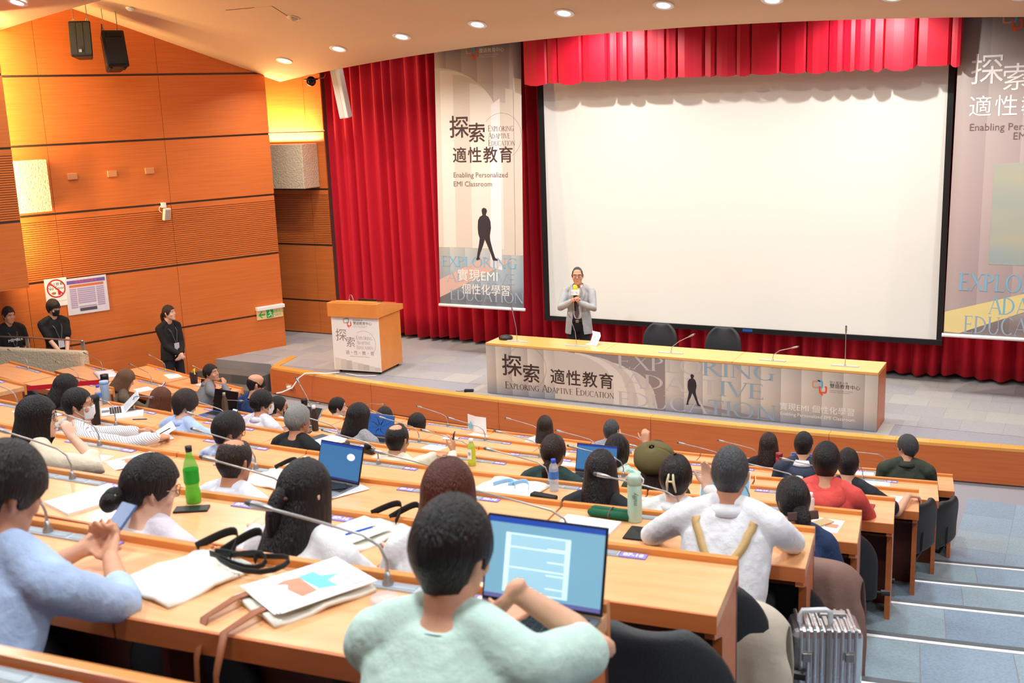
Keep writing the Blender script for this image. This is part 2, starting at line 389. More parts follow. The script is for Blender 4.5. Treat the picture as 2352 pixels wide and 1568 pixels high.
for k,P in enumerate(RING2[1:]+RING3):
    e=empty('ceiling_lamp',P); MB().lathe([(.26,0),(.30,0),(.30,.05),(.26,.05)],24,cap=False).build('trim_ring',WHITE,e,True); MB().lathe([(.001,.02),(.26,.02),(.26,.05),(.001,.05)],24,cap=False).build('lamp',GLOW,e,True)
    tag(e,'large round ceiling lamp above the desk rows','ceiling lamp','large lamps above the desk rows')
def onceil(px,py): return V((px,py,ceilA(px,py)))
MA=lambda x,y: Matrix.Translation(onceil(x,y))@nA.to_track_quat('Z','Y').to_matrix().to_4x4()
e=empty('smoke_detector'); e.matrix_world=MA(-12.978,12.623); MB().lathe([(.06,0),(.065,.015),(.055,.03),(.03,.045),(.001,.047)],20).build('body',WHITE,e,True)
for k in range(6): MB().box(.038,.05,-.006,.006,.026,.036,RZ(k*1.047)).build('vent',BLACKM,e)
tag(e,'white round smoke detector on the tan ceiling','smoke detector')
e=empty('ceiling_spotlight'); e.matrix_world=MA(-10.53,13.374); MB().lathe([(.07,0),(.095,0),(.098,.008),(.07,.012)],24,cap=False).build('trim_ring',mat('cream_plastic',(232,214,190),.5),e,True); MB().ball((0,.01,-.01),.068,16).build('eyeball',mat('cream_plastic2',(214,188,158),.5),e,True); tag(e,'cream eyeball spotlight recessed unlit in the tan ceiling','spotlight')
hm=mat('hatch_gap',(90,60,40),.9)
e=empty('ceiling_hatch'); e.matrix_world=MA(-11.0,13.25)
MB().box(-.42,.42,-.3,.3,-.004,.003).build('hatch_door',CEILM,e); MB().box(-.43,.1,.3,.308,-.004,.004).build('gap',hm,e); MB().box(.42,.427,-.1,.3,-.004,.004).build('gap',hm,e); tag(e,'flush access hatch in the tan ceiling','hatch')
# dome camera at the ceiling edge
e=empty('dome_camera',(-12.02,15.62,4.66+ST)); MB().lathe([(.12,.0),(.12,.02),(.05,.03)],20).build('base',BLACKP,e,True); MB().ball((0,0,-.02),(.085,.085,.085),16).build('dome',mat('black_glass',(12,12,14),.08),e,True); MB().tube([(.1,0,.02),(.2,.1,.03),(.24,.1,.08)],.008).build('cable',mat('red_cable',(130,40,30),.5),e); tag(e,'black dome camera hanging below the ceiling corner','camera')
# column loudspeaker in front of the curtain
e=empty('column_speaker',(-11.5,15.75,4.42+ST)); Mx=RY(R(-4))@RX(R(8)); MB().box(-.09,.09,-.07,.07,-.42,.45,Mx).build('body',mat('pale_plastic',(205,198,192),.5),e,bevel=.012); MB().box(-.075,.02,-.075,-.07,-.4,.43,Mx).build('grille',mat('pale_grille',(188,180,172),.6),e); MB().tube([(0,.05,.4),(0,.2,.7)],.015).build('bracket',BLACKM,e); tag(e,'slim white column loudspeaker tilted in front of the curtain','loudspeaker')
# two hung loudspeakers
def hung(name,loc,rz,tilt,w,d,h,kind,label):
    e=empty(name,loc); q=RZ(R(rz))@RX(R(tilt))
    b=MB().prism([(-w/2,-d*.1),(w/2,-d*.1),(w*.32,d*.9),(-w*.32,d*.9)] if 1 else 0,-h/2,h/2,q).build('cabinet',BLACKP,e,bevel=.02)
    if kind==0:
        for k in range(3): MB().box(-w/2+.01+k*(w-.02)/3+.004,-w/2+.01+(k+1)*(w-.02)/3-.004,-d*.1-.012,-d*.1,-h/2+.03,h/2-.03,q).build('grille',mat('speaker_grille',(30,33,34),.55,bump=.5,bscale=500),e)
        MB().box(-.03,.01,-d*.1-.02,-d*.1-.01,-h/2+.06,-h/2+.1,q).build('badge',mat('badge_grey',(170,170,170),.4),e)
    else:
        MB().box(-w/2+.03,w/2-.03,-d*.1-.012,-d*.1,-h/2+.04,h*.28,q).build('grille',mat('speaker_grille',(30,33,34),.55,bump=.5,bscale=500),e)
        MB().box(-w*.34,w*.34,-d*.1-.012,-d*.1+.01,h*.31,h*.43,q).build('horn',BLACKM,e)
        for sx in (-1,1): MB().box(sx*w*.3-.02,sx*w*.3+.02,.0,.1,-h/2-.02,-h/2,q).build('foot',BLACKM,e)
    for sx in (-.3,.3):
        a=q@V((sx*w,d*.25,h/2)); t=V((a.x,a.y,a.z+.34)); m=MB().tube([a,(a+t)/2+V((.008,0,0)),t],.006); 
        m.lathe([(.014,-.004),(.022,-.004),(.022,.004),(.014,.004)],12,T(a.x,a.y,a.z+.03)@RX(1.57),cap=False); m.build('hanger',STEEL,e)
    tag(e,label,'loudspeaker'); return e
hung('hung_speaker',(-13.45,12.05,5.31+ST),38,-8,.32,.3,.52,0,'black loudspeaker with three grille strips hung by the wood wall')
hung('hung_speaker',(-13.27,12.52,5.17+ST),62,-14,.34,.34,.56,1,'black horn loudspeaker with rounded cabinet hung tilted downward')
m=MB().tube([(-13.5,12.52,6.0),(-13.46,12.5,5.75),(-13.38,12.52,5.55),(-13.28,12.6,5.45)],.008); m.tube([(-13.5,12.52,6.0),(-13.5,12.5,5.7),(-13.42,12.5,5.4),(-13.3,12.6,5.35)],.008); tag(m.build('speaker_cable',BLACKM,None,True),'black cables looping down to the hung loudspeakers','cable')
# ------------------------------------------------------------------ things on the wood wall
def wp(Y,z,off=.03): 
    s=(15.39-Y)*1.0827; return E0+WD*s+WN*off+V((0,0,z))
def wm(Y,z,off=.031):   # local x to the viewer's right along the wall, y up, z out of the wall
    o=wp(Y,z,off); return Matrix(((-WD.x,0,WN.x,o.x),(-WD.y,0,WN.y,o.y),(0,1,0,o.z),(0,0,0,1)))
SB=mat('tan_box',(206,140,92),.5)
for k,(Y,z) in enumerate(((12.205,3.283),(12.78,3.282),(13.349,3.289))):
    e=empty('wall_sensor'); e.matrix_world=wm(Y,z+ST); MB().box(-.075,.075,-.05,.05,0,.035).build('cover',SB,e,bevel=.008); tag(e,'small tan box fixed on the wood wall, '+('farthest from the stage','middle of the three','closest to the stage')[k],'wall box','three tan boxes on the wall')
e=empty('wall_spotlight'); e.matrix_world=wm(13.50,2.62+ST)
MB().box(-.03,.03,.06,.14,0,.08).build('bracket',WHITE,e); MB().box(-.065,.065,-.13,.07,.06,.12,RY(R(18))@RX(R(14))).build('housing',mat('cream_plastic',(232,214,190),.5),e,bevel=.012)
m=MB()
for a in range(3):
    for b in range(6): m.box(-.05+a*.035,-.025+a*.035,-.11+b*.027,-.093+b*.027,.12,.1225,RY(R(18))@RX(R(14)))
m.build('lens',mat('led_grey',(150,150,150),.3),e); MB().tube([(-.03,.1,.05),(-.08,.07,.06),(-.09,.02,.06),(-.05,-.02,.06)],.006).build('cable',WHITE,e,True); tag(e,'small white wall mounted transmitter with a looped cable','transmitter')
# no food sign
RED=mat('sign_red',(205,40,44),.5); INK=mat('ink_dark',(40,36,40),.6); 
e=empty('no_food_sign'); e.matrix_world=wm(11.79,1.515+ST)
MB().box(-.17,.17,-.22,.22,0,.006).build('sheet',PAPER,e)
MB().lathe([(.125,.007),(.145,.007),(.145,.0085),(.125,.0085)],36,T(0,.06,0),cap=False).build('red_ring',RED,e); MB().box(-.13,.13,-.01,.01,.0075,.009,T(0,.06,0)@RZ(R(-45))).build('red_bar',RED,e)
text('lettering','No Food',.075,INK,e,T(0,.065,.0071)); text('lettering','禁止飲食',.055,INK,e,T(0,.125,.0071))
MB().ball((-.045,-.01,.007),(.035,.02,.003),12).build('burger',mat('burger_tan',(176,120,70),.6),e); MB().box(.02,.06,-.045,.02,.0065,.0078).build('drink_cup',RED,e)
text('lettering','EATING AND DRINKING NOT ALLOWED',.016,mat('sign_grey',(150,146,150),.6),e,T(0,-.14,.0071)); tag(e,'white no food sign with red crossed circle on the wood wall','sign')
# notice board
PUR=mat('notice_violet',(110,96,170),.6); ORG=mat('notice_orange',(214,120,84),.6); MAUVE=mat('notice_mauve',(176,160,196),.6)
e=empty('notice_poster'); e.matrix_world=wm(12.22,1.41+ST)
MB().box(-.325,.325,-.29,.29,0,.012).build('board',mat('poster_grey',(222,222,230),.5),e); MB().box(-.30,.30,.20,.255,.012,.0135).build('title_band',PUR,e); text('lettering','使用者須知事項',.05,mat('poster_pink',(220,90,120),.6),e,T(0,.228,.014))
MB().box(-.27,.27,.145,.185,.012,.0135).build('sub_band',ORG,e)
m=MB()
for k in range(10):
    y=.115-k*.032
    for a,b in ((-.27,-.165),(-.15,.13),(.15,.27)):
        if k==8 and a<0 and b>0: continue
        m.box(a,b,y-.011,y+.011,.012,.0132)
m.build('text_rows',MAUVE,e); MB().box(-.14,.13,-.245,-.195,.012,.0135).build('footer',mat('notice_dark',(82,82,92),.5),e); tag(e,'framed notice with lilac rows of small print on the wood wall','poster')
# exit sign
e=empty('exit_sign'); e.matrix_world=wm(15.13,.665+ST)
MB().box(-.27,.27,.055,.12,0,.09).build('housing',WHITE,e,bevel=.008); MB().box(-.255,.255,-.115,.055,.0,.02).build('face',mat('exit_face',(226,196,140),.4,emit=.25),e); GRN=mat('exit_green',(20,170,70),.4,emit=.2)
MB().prism([(-.23,-.03),(-.15,.035),(-.15,.012),(-.09,.012),(-.09,-.072),(-.15,-.072),(-.15,-.095)] and [(-.23,-.03),(-.165,.03),(-.145,.03),(-.19,-.018),(-.1,-.018),(-.1,-.042),(-.19,-.042),(-.145,-.09),(-.165,-.09)],.021,.023).build('arrow',GRN,e)
MB().box(-.07,.06,-.1,.04,.021,.0225).build('running_man_panel',GRN,e)
rm=mat('exit_pale',(240,236,214),.4,emit=.2); m=MB(); m.ball((.0,.018,.023),(.012,.012,.002),10)
for a,b in (((0,.005),(.005,-.04)),((0,0),(-.03,-.015)),((0,0),(.03,-.02)),((.005,-.04),(.035,-.055)),((.035,-.055),(.03,-.09)),((.005,-.04),(-.015,-.065)),((-.015,-.065),(-.05,-.07))): m.tube([(a[0],a[1],.0235),(b[0],b[1],.0235)],.006,6)
m.build('running_man',rm,e); text('lettering','緊急出口',.06,GRN,e,T(.16,-.005,.0215)); text('lettering','EXIT',.055,GRN,e,T(.16,-.07,.0215),space=1.2); tag(e,'lit exit sign with green running man and arrow on wood wall','exit sign')
# ------------------------------------------------------------------ curtains, screen, valance
def curtain(name,x0,x1,label,seed,y=16.62):
    rnd=random.Random(seed); pts=[]; x=x0
    while x<x1: pts.append((x,y+.09*(1 if len(pts)%2 else -1)*rnd.uniform(.6,1.1))); x+=rnd.uniform(.075,.15)
    pts.append((x1,y)); 
    def prof(X):
        for (a,ya),(b,yb) in zip(pts,pts[1:]):
            if a<=X<=b: t=(X-a)/(b-a); t=t*t*(3-2*t); return ya+(yb-ya)*t
        return y
    n=int((x1-x0)/.022); g=[]
    zs=[ST+.07,ST+.5,ST+1.5,ST+3,ST+4.6,6.6]
    for z in zs:
        f=1.15-.35*(z-ST)/6
        g.append([V((x0+(x1-x0)*i/n,y+(prof(x0+(x1-x0)*i/n)-y)*f+.01*math.sin(9*i*.022+z),z+(.02*math.sin(i*.13) if z<ST+.1 else 0))) for i in range(n+1)])
    return tag(MB().grid(g).build(name,CURT,None,True,solid=.01),label,'curtain','red stage curtains')
curtain('stage_curtain',-12.5,-5.1,'pleated red velvet curtain hanging beside the podium',3); curtain('stage_curtain',-5.12,2.4,'pleated red velvet curtain hanging behind the long table end',5)
e=empty('projection_screen',(0,16.2,0))
MB().box(-7.885,-1.845,-.004,.004,.68+ST,5.9).build('screen_surface',SCREENM,e)
for a,b in ((-7.985,-7.885),(-1.845,-1.765)): MB().box(a,b,-.008,.004,.68+ST,5.6).build('border',SCRBLK,e)
MB().box(-7.985,-1.765,-.02,.012,.60+ST,.68+ST).build('bottom_bar',BLACKP,e,bevel=.006); MB().box(-4.62,-4.47,-.023,-.02,.625+ST,.665+ST).build('badge',mat('badge_blue',(40,80,160),.4),e)
tag(e,'large white projection screen with black border, blank','projection screen')
rnd=random.Random(11); xs=[-7.99]
while xs[-1]<-1.66: xs.append(xs[-1]+rnd.choice((.2,.3,.36,.42,.16)))
xs[-1]=-1.65; g=[]; NX=[]
for a,b in zip(xs,xs[1:]):
    nt=rnd.uniform(0,.05); dr=rnd.uniform(-.02,.03); tw=rnd.uniform(-.02,.02)
    for t,y,d in ((0,15.775,nt),(.05,15.715,.012),(.3,15.70+tw*.3,-.01),(.6,15.695-tw*.3,-.016),(.9,15.70,-.004),(.955,15.72,.01),(.985,15.78,nt)): NX.append((a+(b-a)*t,y,d-dr*math.sin(t*3.14)))
for z in (4.42+ST,4.5+ST,4.9+ST,5.4+ST,5.9+ST):
    f=1 if z<4.45+ST else (.4 if z<4.6+ST else 0)
    g.append([V((x,y+(0 if z<5+ST else .01),z+d*f)) for x,y,d in NX])
tag(MB().grid(g).build('curtain_valance',VAL,None,False,solid=.006),'short pleated red satin valance above the projection screen','valance')
struct(MB().box(-15,5,15.84,16.24,5.78,5.9).build('trim_batten',BLACKM),'black batten that carries the screen and banners')
# ------------------------------------------------------------------ serif capitals for the printed titles
TK,TN=.13,.045
def glyph(ch):
    q=[]
    def st(x0,y0,x1,y1,w): q.append([(x0-w/2,y0),(x0+w/2,y0),(x1+w/2,y1),(x1-w/2,y1)])
    def rc(x0,x1,y0,y1): q.append([(x0,y0),(x1,y0),(x1,y1),(x0,y1)])
    def sf(x,y,w=.13): rc(x-w,x+w,y-(.0 if y<.5 else .035),y+(.035 if y<.5 else 0))
    def stem(x,w=TK): rc(x-w/2,x+w/2,0,1); sf(x,0); sf(x,1)
    def ring(cx,cy,rx,ry,a0,a1,tk=TK,tn=TN,n=20):
        for k in range(n):
            p=[]
            for a in (a0+(a1-a0)*k/n,a0+(a1-a0)*(k+1)/n):
                c,s=math.cos(R(a)),math.sin(R(a)); p.append(((cx+rx*c,cy+ry*s),(cx+(rx-tk)*c,cy+(ry-tn)*s)))
            q.append([p[0][0],p[1][0],p[1][1],p[0][1]])
    W=.7
    if ch=='E': stem(.13); rc(.1,.55,.96,1); rc(.1,.48,.5,.54); rc(.1,.58,0,.04); rc(.53,.56,.86,1); rc(.46,.49,.44,.6); rc(.56,.6,0,.15); W=.66
    elif ch=='L': stem(.13); rc(.1,.56,0,.04); rc(.54,.58,0,.16); W=.62
    elif ch=='I': stem(.15); W=.32
    elif ch=='T': stem(.36); rc(.02,.7,.96,1); rc(.02,.05,.82,1); rc(.67,.7,.82,1); W=.74
    elif ch=='P': stem(.13); ring(.13,.74,.44,.26,-90,90); W=.62
    elif ch=='R': stem(.13); ring(.13,.76,.42,.24,-90,90); st(.72,0,.3,.54,TK*1.1); sf(.74,0,.1); W=.8
    elif ch=='D': stem(.13); ring(.13,.5,.68,.5,-90,90); W=.88
    elif ch=='O': ring(.47,.5,.46,.52,0,360,n=36); W=.96
    elif ch=='C': ring(.47,.5,.46,.52,48,312,n=30); rc(.76,.8,.78,.95); W=.86
    elif ch=='G': ring(.47,.5,.46,.52,48,312,n=30); rc(.68,.8,.0,.42); sf(.74,.42+.001,.12); rc(.76,.8,.78,.95); W=.92
    elif ch=='N': rc(.1,.145,0,1); sf(.12,0,.1); st(.78,0,.12,1,TK); rc(.755,.8,0,1); sf(.78,1,.1); W=.92
    elif ch=='A': st(.05,0,.4,1,TN); st(.78,0,.42,1,TK); rc(.2,.62,.33,.37); sf(.06,0,.1); sf(.77,0,.12); W=.84
    elif ch=='V': st(.42,0,.05,1,TK); st(.42,0,.76,1,TN); sf(.07,1,.12); sf(.76,1,.1); W=.82
    elif ch=='X': st(.72,0,.1,1,TK); st(.06,0,.7,1,TN); sf(.08,0,.1); sf(.72,0,.12); sf(.1,1,.12); sf(.7,1,.1); W=.8
    elif ch=='U': rc(.07,.2,.3,1); sf(.13,1,.12); rc(.68,.73,.3,1); sf(.7,1,.1); ring(.4,.32,.33,.34,180,360,tk=.1); W=.84
    elif ch=='M': rc(.1,.145,0,1); sf(.12,0,.1); st(.5,.05,.14,1,TK); st(.5,.05,.86,1,TN); rc(.82,.95,0,1); sf(.88,0,.12); W=1.04
    return q,W
def serif(name,txt,capw,size,m,parent,M,small=.78,align='L',split=99):
    """txt: first letter of every word large, the rest small caps when small<1; scaled to width capw if given"""
    vs=[];fs=[]; x=0; first=True; mi=[]
    for ci,ch in enumerate(txt):
        if ch==' ': x+=.45*size; first=True; continue
        s=size*(1 if first else small); first=False
        q,W=glyph(ch)
        for pi,pl in enumerate(q):
            k=len(vs); vs+=[(x+a*s,b*s,.00025*(pi%6)*(1 if len(q)<20 or pi<4 or pi>len(q)-5 else 0)) for a,b in pl]; fs.append(tuple(range(k,k+4))); mi.append(1 if ci>=split else 0)
        x+=W*s+.03*size
    f=capw/x if capw else 1
    sh=-.5*x*f if align=='C' else 0
    me=bpy.data.meshes.new(name); me.from_pydata([(a*f+sh,b,c) for a,b,c in vs],[],fs)
    for q_ in (m if isinstance(m,list) else [m]): me.materials.append(q_)
    if isinstance(m,list): me.polygons.foreach_set('material_index',mi)
    o=link(name,me,parent); o.matrix_local=M; return o
WALK=[(.02,1),(.07,.985),(.09,.94),(.07,.89),(.06,.86),(.12,.83),(.16,.74),(.17,.62),(.15,.52),(.14,.46),(.15,.38),(.2,.2),(.25,.06),(.31,.02),(.29,.0),(.2,.005),(.14,.17),(.07,.32),(.03,.4),(-.01,.28),(-.07,.15),(-.1,.06),(-.08,.02),(-.15,.0),(-.17,.015),(-.15,.05),(-.13,.16),(-.1,.3),(-.08,.42),(-.11,.5),(-.12,.62),(-.11,.76),(-.07,.83),(-.01,.86),(-.02,.9),(-.03,.95),(-.01,.99)]
def walker(parent,M,h,m,flip=1):
    mb=MB(); mb.add([V((x*h*flip,y*h,0)) for x,y in WALK],[tuple(range(len(WALK)))])
    o=mb.build('walking_man_print',m,parent); o.matrix_local=M
    return o
LGO=mat('logo_orange',(232,90,58),.5); LGB=mat('logo_blue',(86,176,208),.5); LGT=mat('logo_tan',(214,150,120),.5)
def logo(parent,M,s,dz=.0006):
    def rr(cx,cy,w,h,t,m,gap,zz,tail):
        mb=MB(); n=40; o=[];i_=[]
        for k in range(n+1):
            a=gap[0]+(gap[1]-gap[0])*k/n; c,sn=math.cos(R(a)),math.sin(R(a))
            e=.5; X=abs(c)**e*(1 if c>0 else -1); Y=abs(sn)**e*(1 if sn>0 else -1)
            o.append((cx+w*X,cy+h*Y)); i_.append((cx+(w-t)*X,cy+(h-t)*Y))
        for k in range(n): mb.add([V((*o[k],zz)),V((*o[k+1],zz)),V((*i_[k+1],zz)),V((*i_[k],zz))],[(0,1,2,3)])
        if tail: mb.add([V((*q,zz)) for q in tail],[tuple(range(len(tail)))])
        ob=mb.build('logo',m,parent); ob.matrix_local=M@Matrix.Scale(s,4); return ob
    rr(-.26,.18,.26,.3,.11,LGT,(60,300),0,None)
    rr(.02,.22,.26,.3,.11,LGB,(-120,130),dz/s,[(-.2,.55),(-.05,.55),(.1,.44),(.02,.4)])
    rr(.28,-.16,.3,.3,.12,LGO,(130,430),2*dz/s,[(-.02,-.42),(.2,-.62),(.3,-.62),(.24,-.46)])
def flat(name,pts,m,parent,M):
    mb=MB().add([V((x,y,0)) for x,y in pts],[tuple(range(len(pts)))]); o=mb.build(name,m,parent); o.matrix_local=M; return o
def printmat(name,strips,c1,c2,ctop,cbot,zlo,zhi,axis='X',w=.26):
    m=bpy.data.materials.new(name); m.use_nodes=True; n=m.node_tree.nodes; l=m.node_tree.links; b=n['Principled BSDF']; b.inputs['Roughness'].default_value=.5
    tc=n.new('ShaderNodeTexCoord'); sx=n.new('ShaderNodeSeparateXYZ'); l.new(tc.outputs['Object'],sx.inputs[0])
    d=n.new('ShaderNodeMath'); d.operation='DIVIDE'; l.new(sx.outputs['X'],d.inputs[0]); d.inputs[1].default_value=w
    fr=n.new('ShaderNodeMath'); fr.operation='FRACT'; l.new(d.outputs[0],fr.inputs[0])
    cr=n.new('ShaderNodeValToRGB'); cr.color_ramp.elements[0].color=(*lin(*c1),1); cr.color_ramp.elements[1].color=(*lin(*c2),1); l.new(fr.outputs[0],cr.inputs[0])
    mr=n.new('ShaderNodeMapRange'); l.new(sx.outputs['Z'],mr.inputs[0]); mr.inputs[1].default_value=zlo; mr.inputs[2].default_value=zhi
    rp=n.new('ShaderNodeValToRGB'); els=rp.color_ramp.elements; els[0].color=(*lin(*cbot),1); els[1].color=(*lin(*ctop),1)
    for pos,c in strips: e=els.new(pos); e.color=(*lin(*c),1)
    l.new(mr.outputs[0],rp.inputs[0])
    mx=n.new('ShaderNodeMix'); mx.data_type='RGBA'; mx.blend_type='MULTIPLY'; mx.inputs[0].default_value=1; l.new(rp.outputs[0],mx.inputs[6]); l.new(cr.outputs[0],mx.inputs[7]); l.new(mx.outputs[2],b.inputs['Base Color'])
    return m
BRN=mat('print_brown',(66,46,44),.6); BRNL=mat('print_brown_light',(110,92,88),.6); MAUV=mat('print_mauve',(150,134,136),.6); PWH=mat('print_white',(236,234,230),.6); PGB=mat('print_greyblue',(150,170,184),.6); PEX=mat('print_pale',(196,188,188),.6); PNAVY=mat('print_navy',(48,40,48),.6); LEAF=mat('print_leaf',(206,196,184),.6); LEAF2=mat('print_leaf2',(222,214,204),.6); PSH=mat('print_shadow',(150,136,134),.6); PYEL=mat('print_yellow',(222,204,140),.6); PBLU=mat('print_blue',(120,176,206),.6); PSAL=mat('print_salmon',(206,172,160),.6); PGRY=mat('print_grey',(134,122,120),.6)
# ------------------------------------------------------------------ long stage table
TX0,TL,TY=-7.72,1.838,13.70
t=empty('stage_table',(TX0+1.5*TL,TY+.28,ST)); W2=1.5*TL
for k in range(3): MB().box(-W2+k*TL+.002,-W2+(k+1)*TL-.002,-.30,.30,.725,.76).build('tabletop',mat('table_wood',(236,172,92),.3,noisec=(240,184,108),nscale=3,stretch=(1,9,1),coat=.3),t,bevel=.004)
for sx in (-1,1): MB().box(sx*(W2-.02)-.02,sx*(W2-.02)+.02,-.275,.28,0,.725).build('end_panel',STAGEW,t,bevel=.003)
for k in (1,2): MB().box(-W2+k*TL-.015,-W2+k*TL+.015,-.25,.25,0,.725).build('partition',STAGEW,t)
MB().box(-W2,W2,-.278,-.262,0,.725).build('modesty_panel',STAGEW,t)
PT=printmat('table_print',[(.35,(214,206,192)),(.7,(222,212,198))],(255,255,255),(214,212,214),(210,200,186),(150,156,170),0,.73)
fp=MB().box(-W2,W2,-.292,-.28,.005,.735).build('front_print',PT,t); tag(fp,'printed fabric front with title lettering and walking man')
def TM(X,Z,dy=.0): return T(X-(TX0+1.5*TL),-.2925-dy,Z-ST)@RX(R(90))
def tt(txt,X,Z,s,m,al='CENTER',off=0,sp=1,dy=.0009): text('lettering',txt,s,m,t,TM(X,Z,dy),al,off,sp)
# book leaves and shade behind the lettering
import itertools
def arcleaf(par,Mf,x0,x1,zb,zt,r,m,name='leaf_print'):
    pts=[(x0,zb),(x1,zb)]
    for k in range(11):
        a=k/10; pts.append((x1-(x1-x0)*a, zt-(r*(1-math.sqrt(max(0,1-(1-a)**2)))) ))
    flat(name,pts,m,par,Mf)
XT=lambda x:x-TX0-W2
flat('shade_print',[(XT(-6.4),.02),(XT(-4.97),.02),(XT(-4.97),.728),(XT(-6.4),.728)],PSH,t,T(0,-.2922,0)@RX(R(90)))
for k,(x0,x1,zt,r_) in enumerate(((-6.6,-5.72,.728,.42),(-6.3,-5.52,.715,.5),(-6.05,-5.36,.68,.55),(-5.8,-5.22,.62,.56),(-5.55,-5.08,.54,.5))):
    xl=-6.62
    arcleaf(t,T(0,-.2925-.0001*(5-k),0)@RX(R(90)),XT(x0),XT(x1),.02,zt,r_,LEAF2 if k%2 else LEAF)
    if k==0: flat('leaf_print',[(XT(-6.62),.02),(XT(-6.3),.02),(XT(-6.3),.7),(XT(-6.62),.72)],LEAF,t,T(0,-.2924,0)@RX(R(90)))
flat('shadow_print',[(XT(-4.62),.13),(XT(-4.45),.13),(XT(-3.5),.03),(XT(-4.0),.02)],PSH,t,T(0,-.2926,0)@RX(R(90)))
for s_,wd,xx,zz,sp_ in (('EXPLORING',2.2,-5.66,1.005,5),('ADAPTIVE',1.95,-5.55,.745,5),('EDUCATION',2.22,-5.66,.475,5)): serif('lettering',s_,wd,.2,[PEX,PGB],t,TM(xx,zz,.0016),1,split=sp_)
tt('探',-7.30,.885,.34,BRN,off=.004); tt('索',-6.99,.795,.29,BRN,off=.004); tt('適性教育',-6.20,.785,.235,BRN,off=.003,sp=1.12)
serif('lettering','EXPLORING ADAPTIVE EDUCATION',1.71,.105,BRN,t,TM(-7.42,.56,.001),.76)
walker(t,TM(-4.60,.575,.0025),.43,PNAVY,1)
logo(t,TM(-2.92,.975,.001),.17); tt('國立臺灣大學',-2.79,1.047,.034,PGRY,'LEFT',sp=1.2); tt('雙語教育中心',-2.79,.998,.062,INK,'LEFT'); tt('CENTER FOR BILINGUAL EDUCATION',-2.79,.945,.0165,PGRY,'LEFT'); tt('NATIONAL TAIWAN UNIVERSITY',-2.79,.922,.0165,PGRY,'LEFT')
tt('實現EMI 個性化學習',-2.945,.675,.105,PWH,sp=1.04); tt('Enabling Personalized EMI Classroom',-2.94,.582,.062,PWH)
MB().lathe([(.318,0),(.322,0),(.322,.0004),(.318,.0004)],60,cap=False).build('circle_print',MAUV,t).matrix_local=TM(-7.07,.9,.0012)
tag(t,'long wooden speaker table with a printed title front on stage','table')
# table microphones
def gooseneck(name,loc,rz,pts,label,group,base=(.17,.028),r=.0045,cat='microphone'):
    e=empty(name,loc,rz)
    if base: MB().box(-base[0],base[0],-base[1],base[1],0,.008).build('base_plate',PLATE,e,bevel=.002)
    pts=[V(q) for q in pts]
    m=MB().tube(pts,[r]*len(pts),8); m.build('stem',STEMM,e,True)
    d=(pts[-1]-pts[-2]).normalized(); m=MB().tube([pts[-1]-d*.02,pts[-1]+d*.015,pts[-1]+d*.06],[r*1.6,r*2.4,r*2.4],10); m.build('capsule',STEMM,e,True)
    MB().tube([pts[-1]+d*.055,pts[-1]+d*.075],[r*2.3,r*2.0],10).build('grille',mat('mic_grille',(90,90,90),.5,.6),e,True)
    MB().lathe([(.016,0),(.016,.012),(.008,.02)],12).build('collar',STEMM,e,True)
    return tag(e,label,cat,group)
for X,pts,lb in ((-7.31,[(0,0,.01),(-.01,.0,.2),(-.06,0,.45)],'thin upright gooseneck microphone beside the black speakerphone'),(-6.36,[(0,0,.01),(-.02,.0,.2),(-.1,0,.42)],'thin gooseneck microphone in front of the standing speaker'),(-4.96,[(0,0,.01),(.02,0,.09),(.12,0,.17),(.27,0,.25)],'bent gooseneck microphone between the two stage chairs'),(-3.57,[(0,0,.01),(.01,0,.08),(.09,0,.14),(.26,0,.19)],'bent gooseneck microphone beside the printed logo end'),(-2.65,[(0,0,.01),(0,.0,.2),(0,0,.44)],'straight upright gooseneck microphone near the table end')):
    gooseneck('table_microphone',(X,13.9,ST+.76),0,pts,lb,'microphones on the stage table',r=.005)
e=empty('speakerphone',(-7.55,14.0,ST+.761)); MB().lathe([(.09,0),(.105,.01),(.105,.028),(.085,.045),(.03,.05),(.001,.05)],28).build('body',BLACKP,e,True); MB().lathe([(.07,.048),(.074,.0485),(.074,.05),(.07,.05)],28,cap=False).build('ring',STEEL,e,True); tag(e,'round black speakerphone on the table corner','speakerphone')
e=empty('folded_paper',(-6.16,14.1,ST+.761),R(-20)); MB().grid([[V((-.1,-.1,0)),V((.02,-.12,.0))],[V((-.08,.05,.015)),V((.05,.03,.02))]]).build('lower_leaf',PAPER,e,solid=.001); MB().grid([[V((-.02,-.1,0)),V((.12,-.1,.005))],[V((-.07,.02,.12)),V((.08,.03,.12))],[V((-.1,.05,.17)),V((.05,.05,.165))]]).build('raised_leaf',PAPER,e,solid=.001); MB().box(.0,.02,-.021,-.02,.1,.11).build('mark',INK,e); tag(e,'white folded paper standing half open on the table','paper')
e=empty('power_adapter',(-8.02,13.66,ST),R(20)); MB().box(-.07,.07,-.03,.03,0,.035).build('brick',BLACKP,e,bevel=.006); MB().tube([(-.07,0,.015),(-.16,-.01,.006),(-.2,.03,.006)],.004).build('cable',BLACKP,e); tag(e,'black power adapter on the stage carpet by table foot','power adapter')
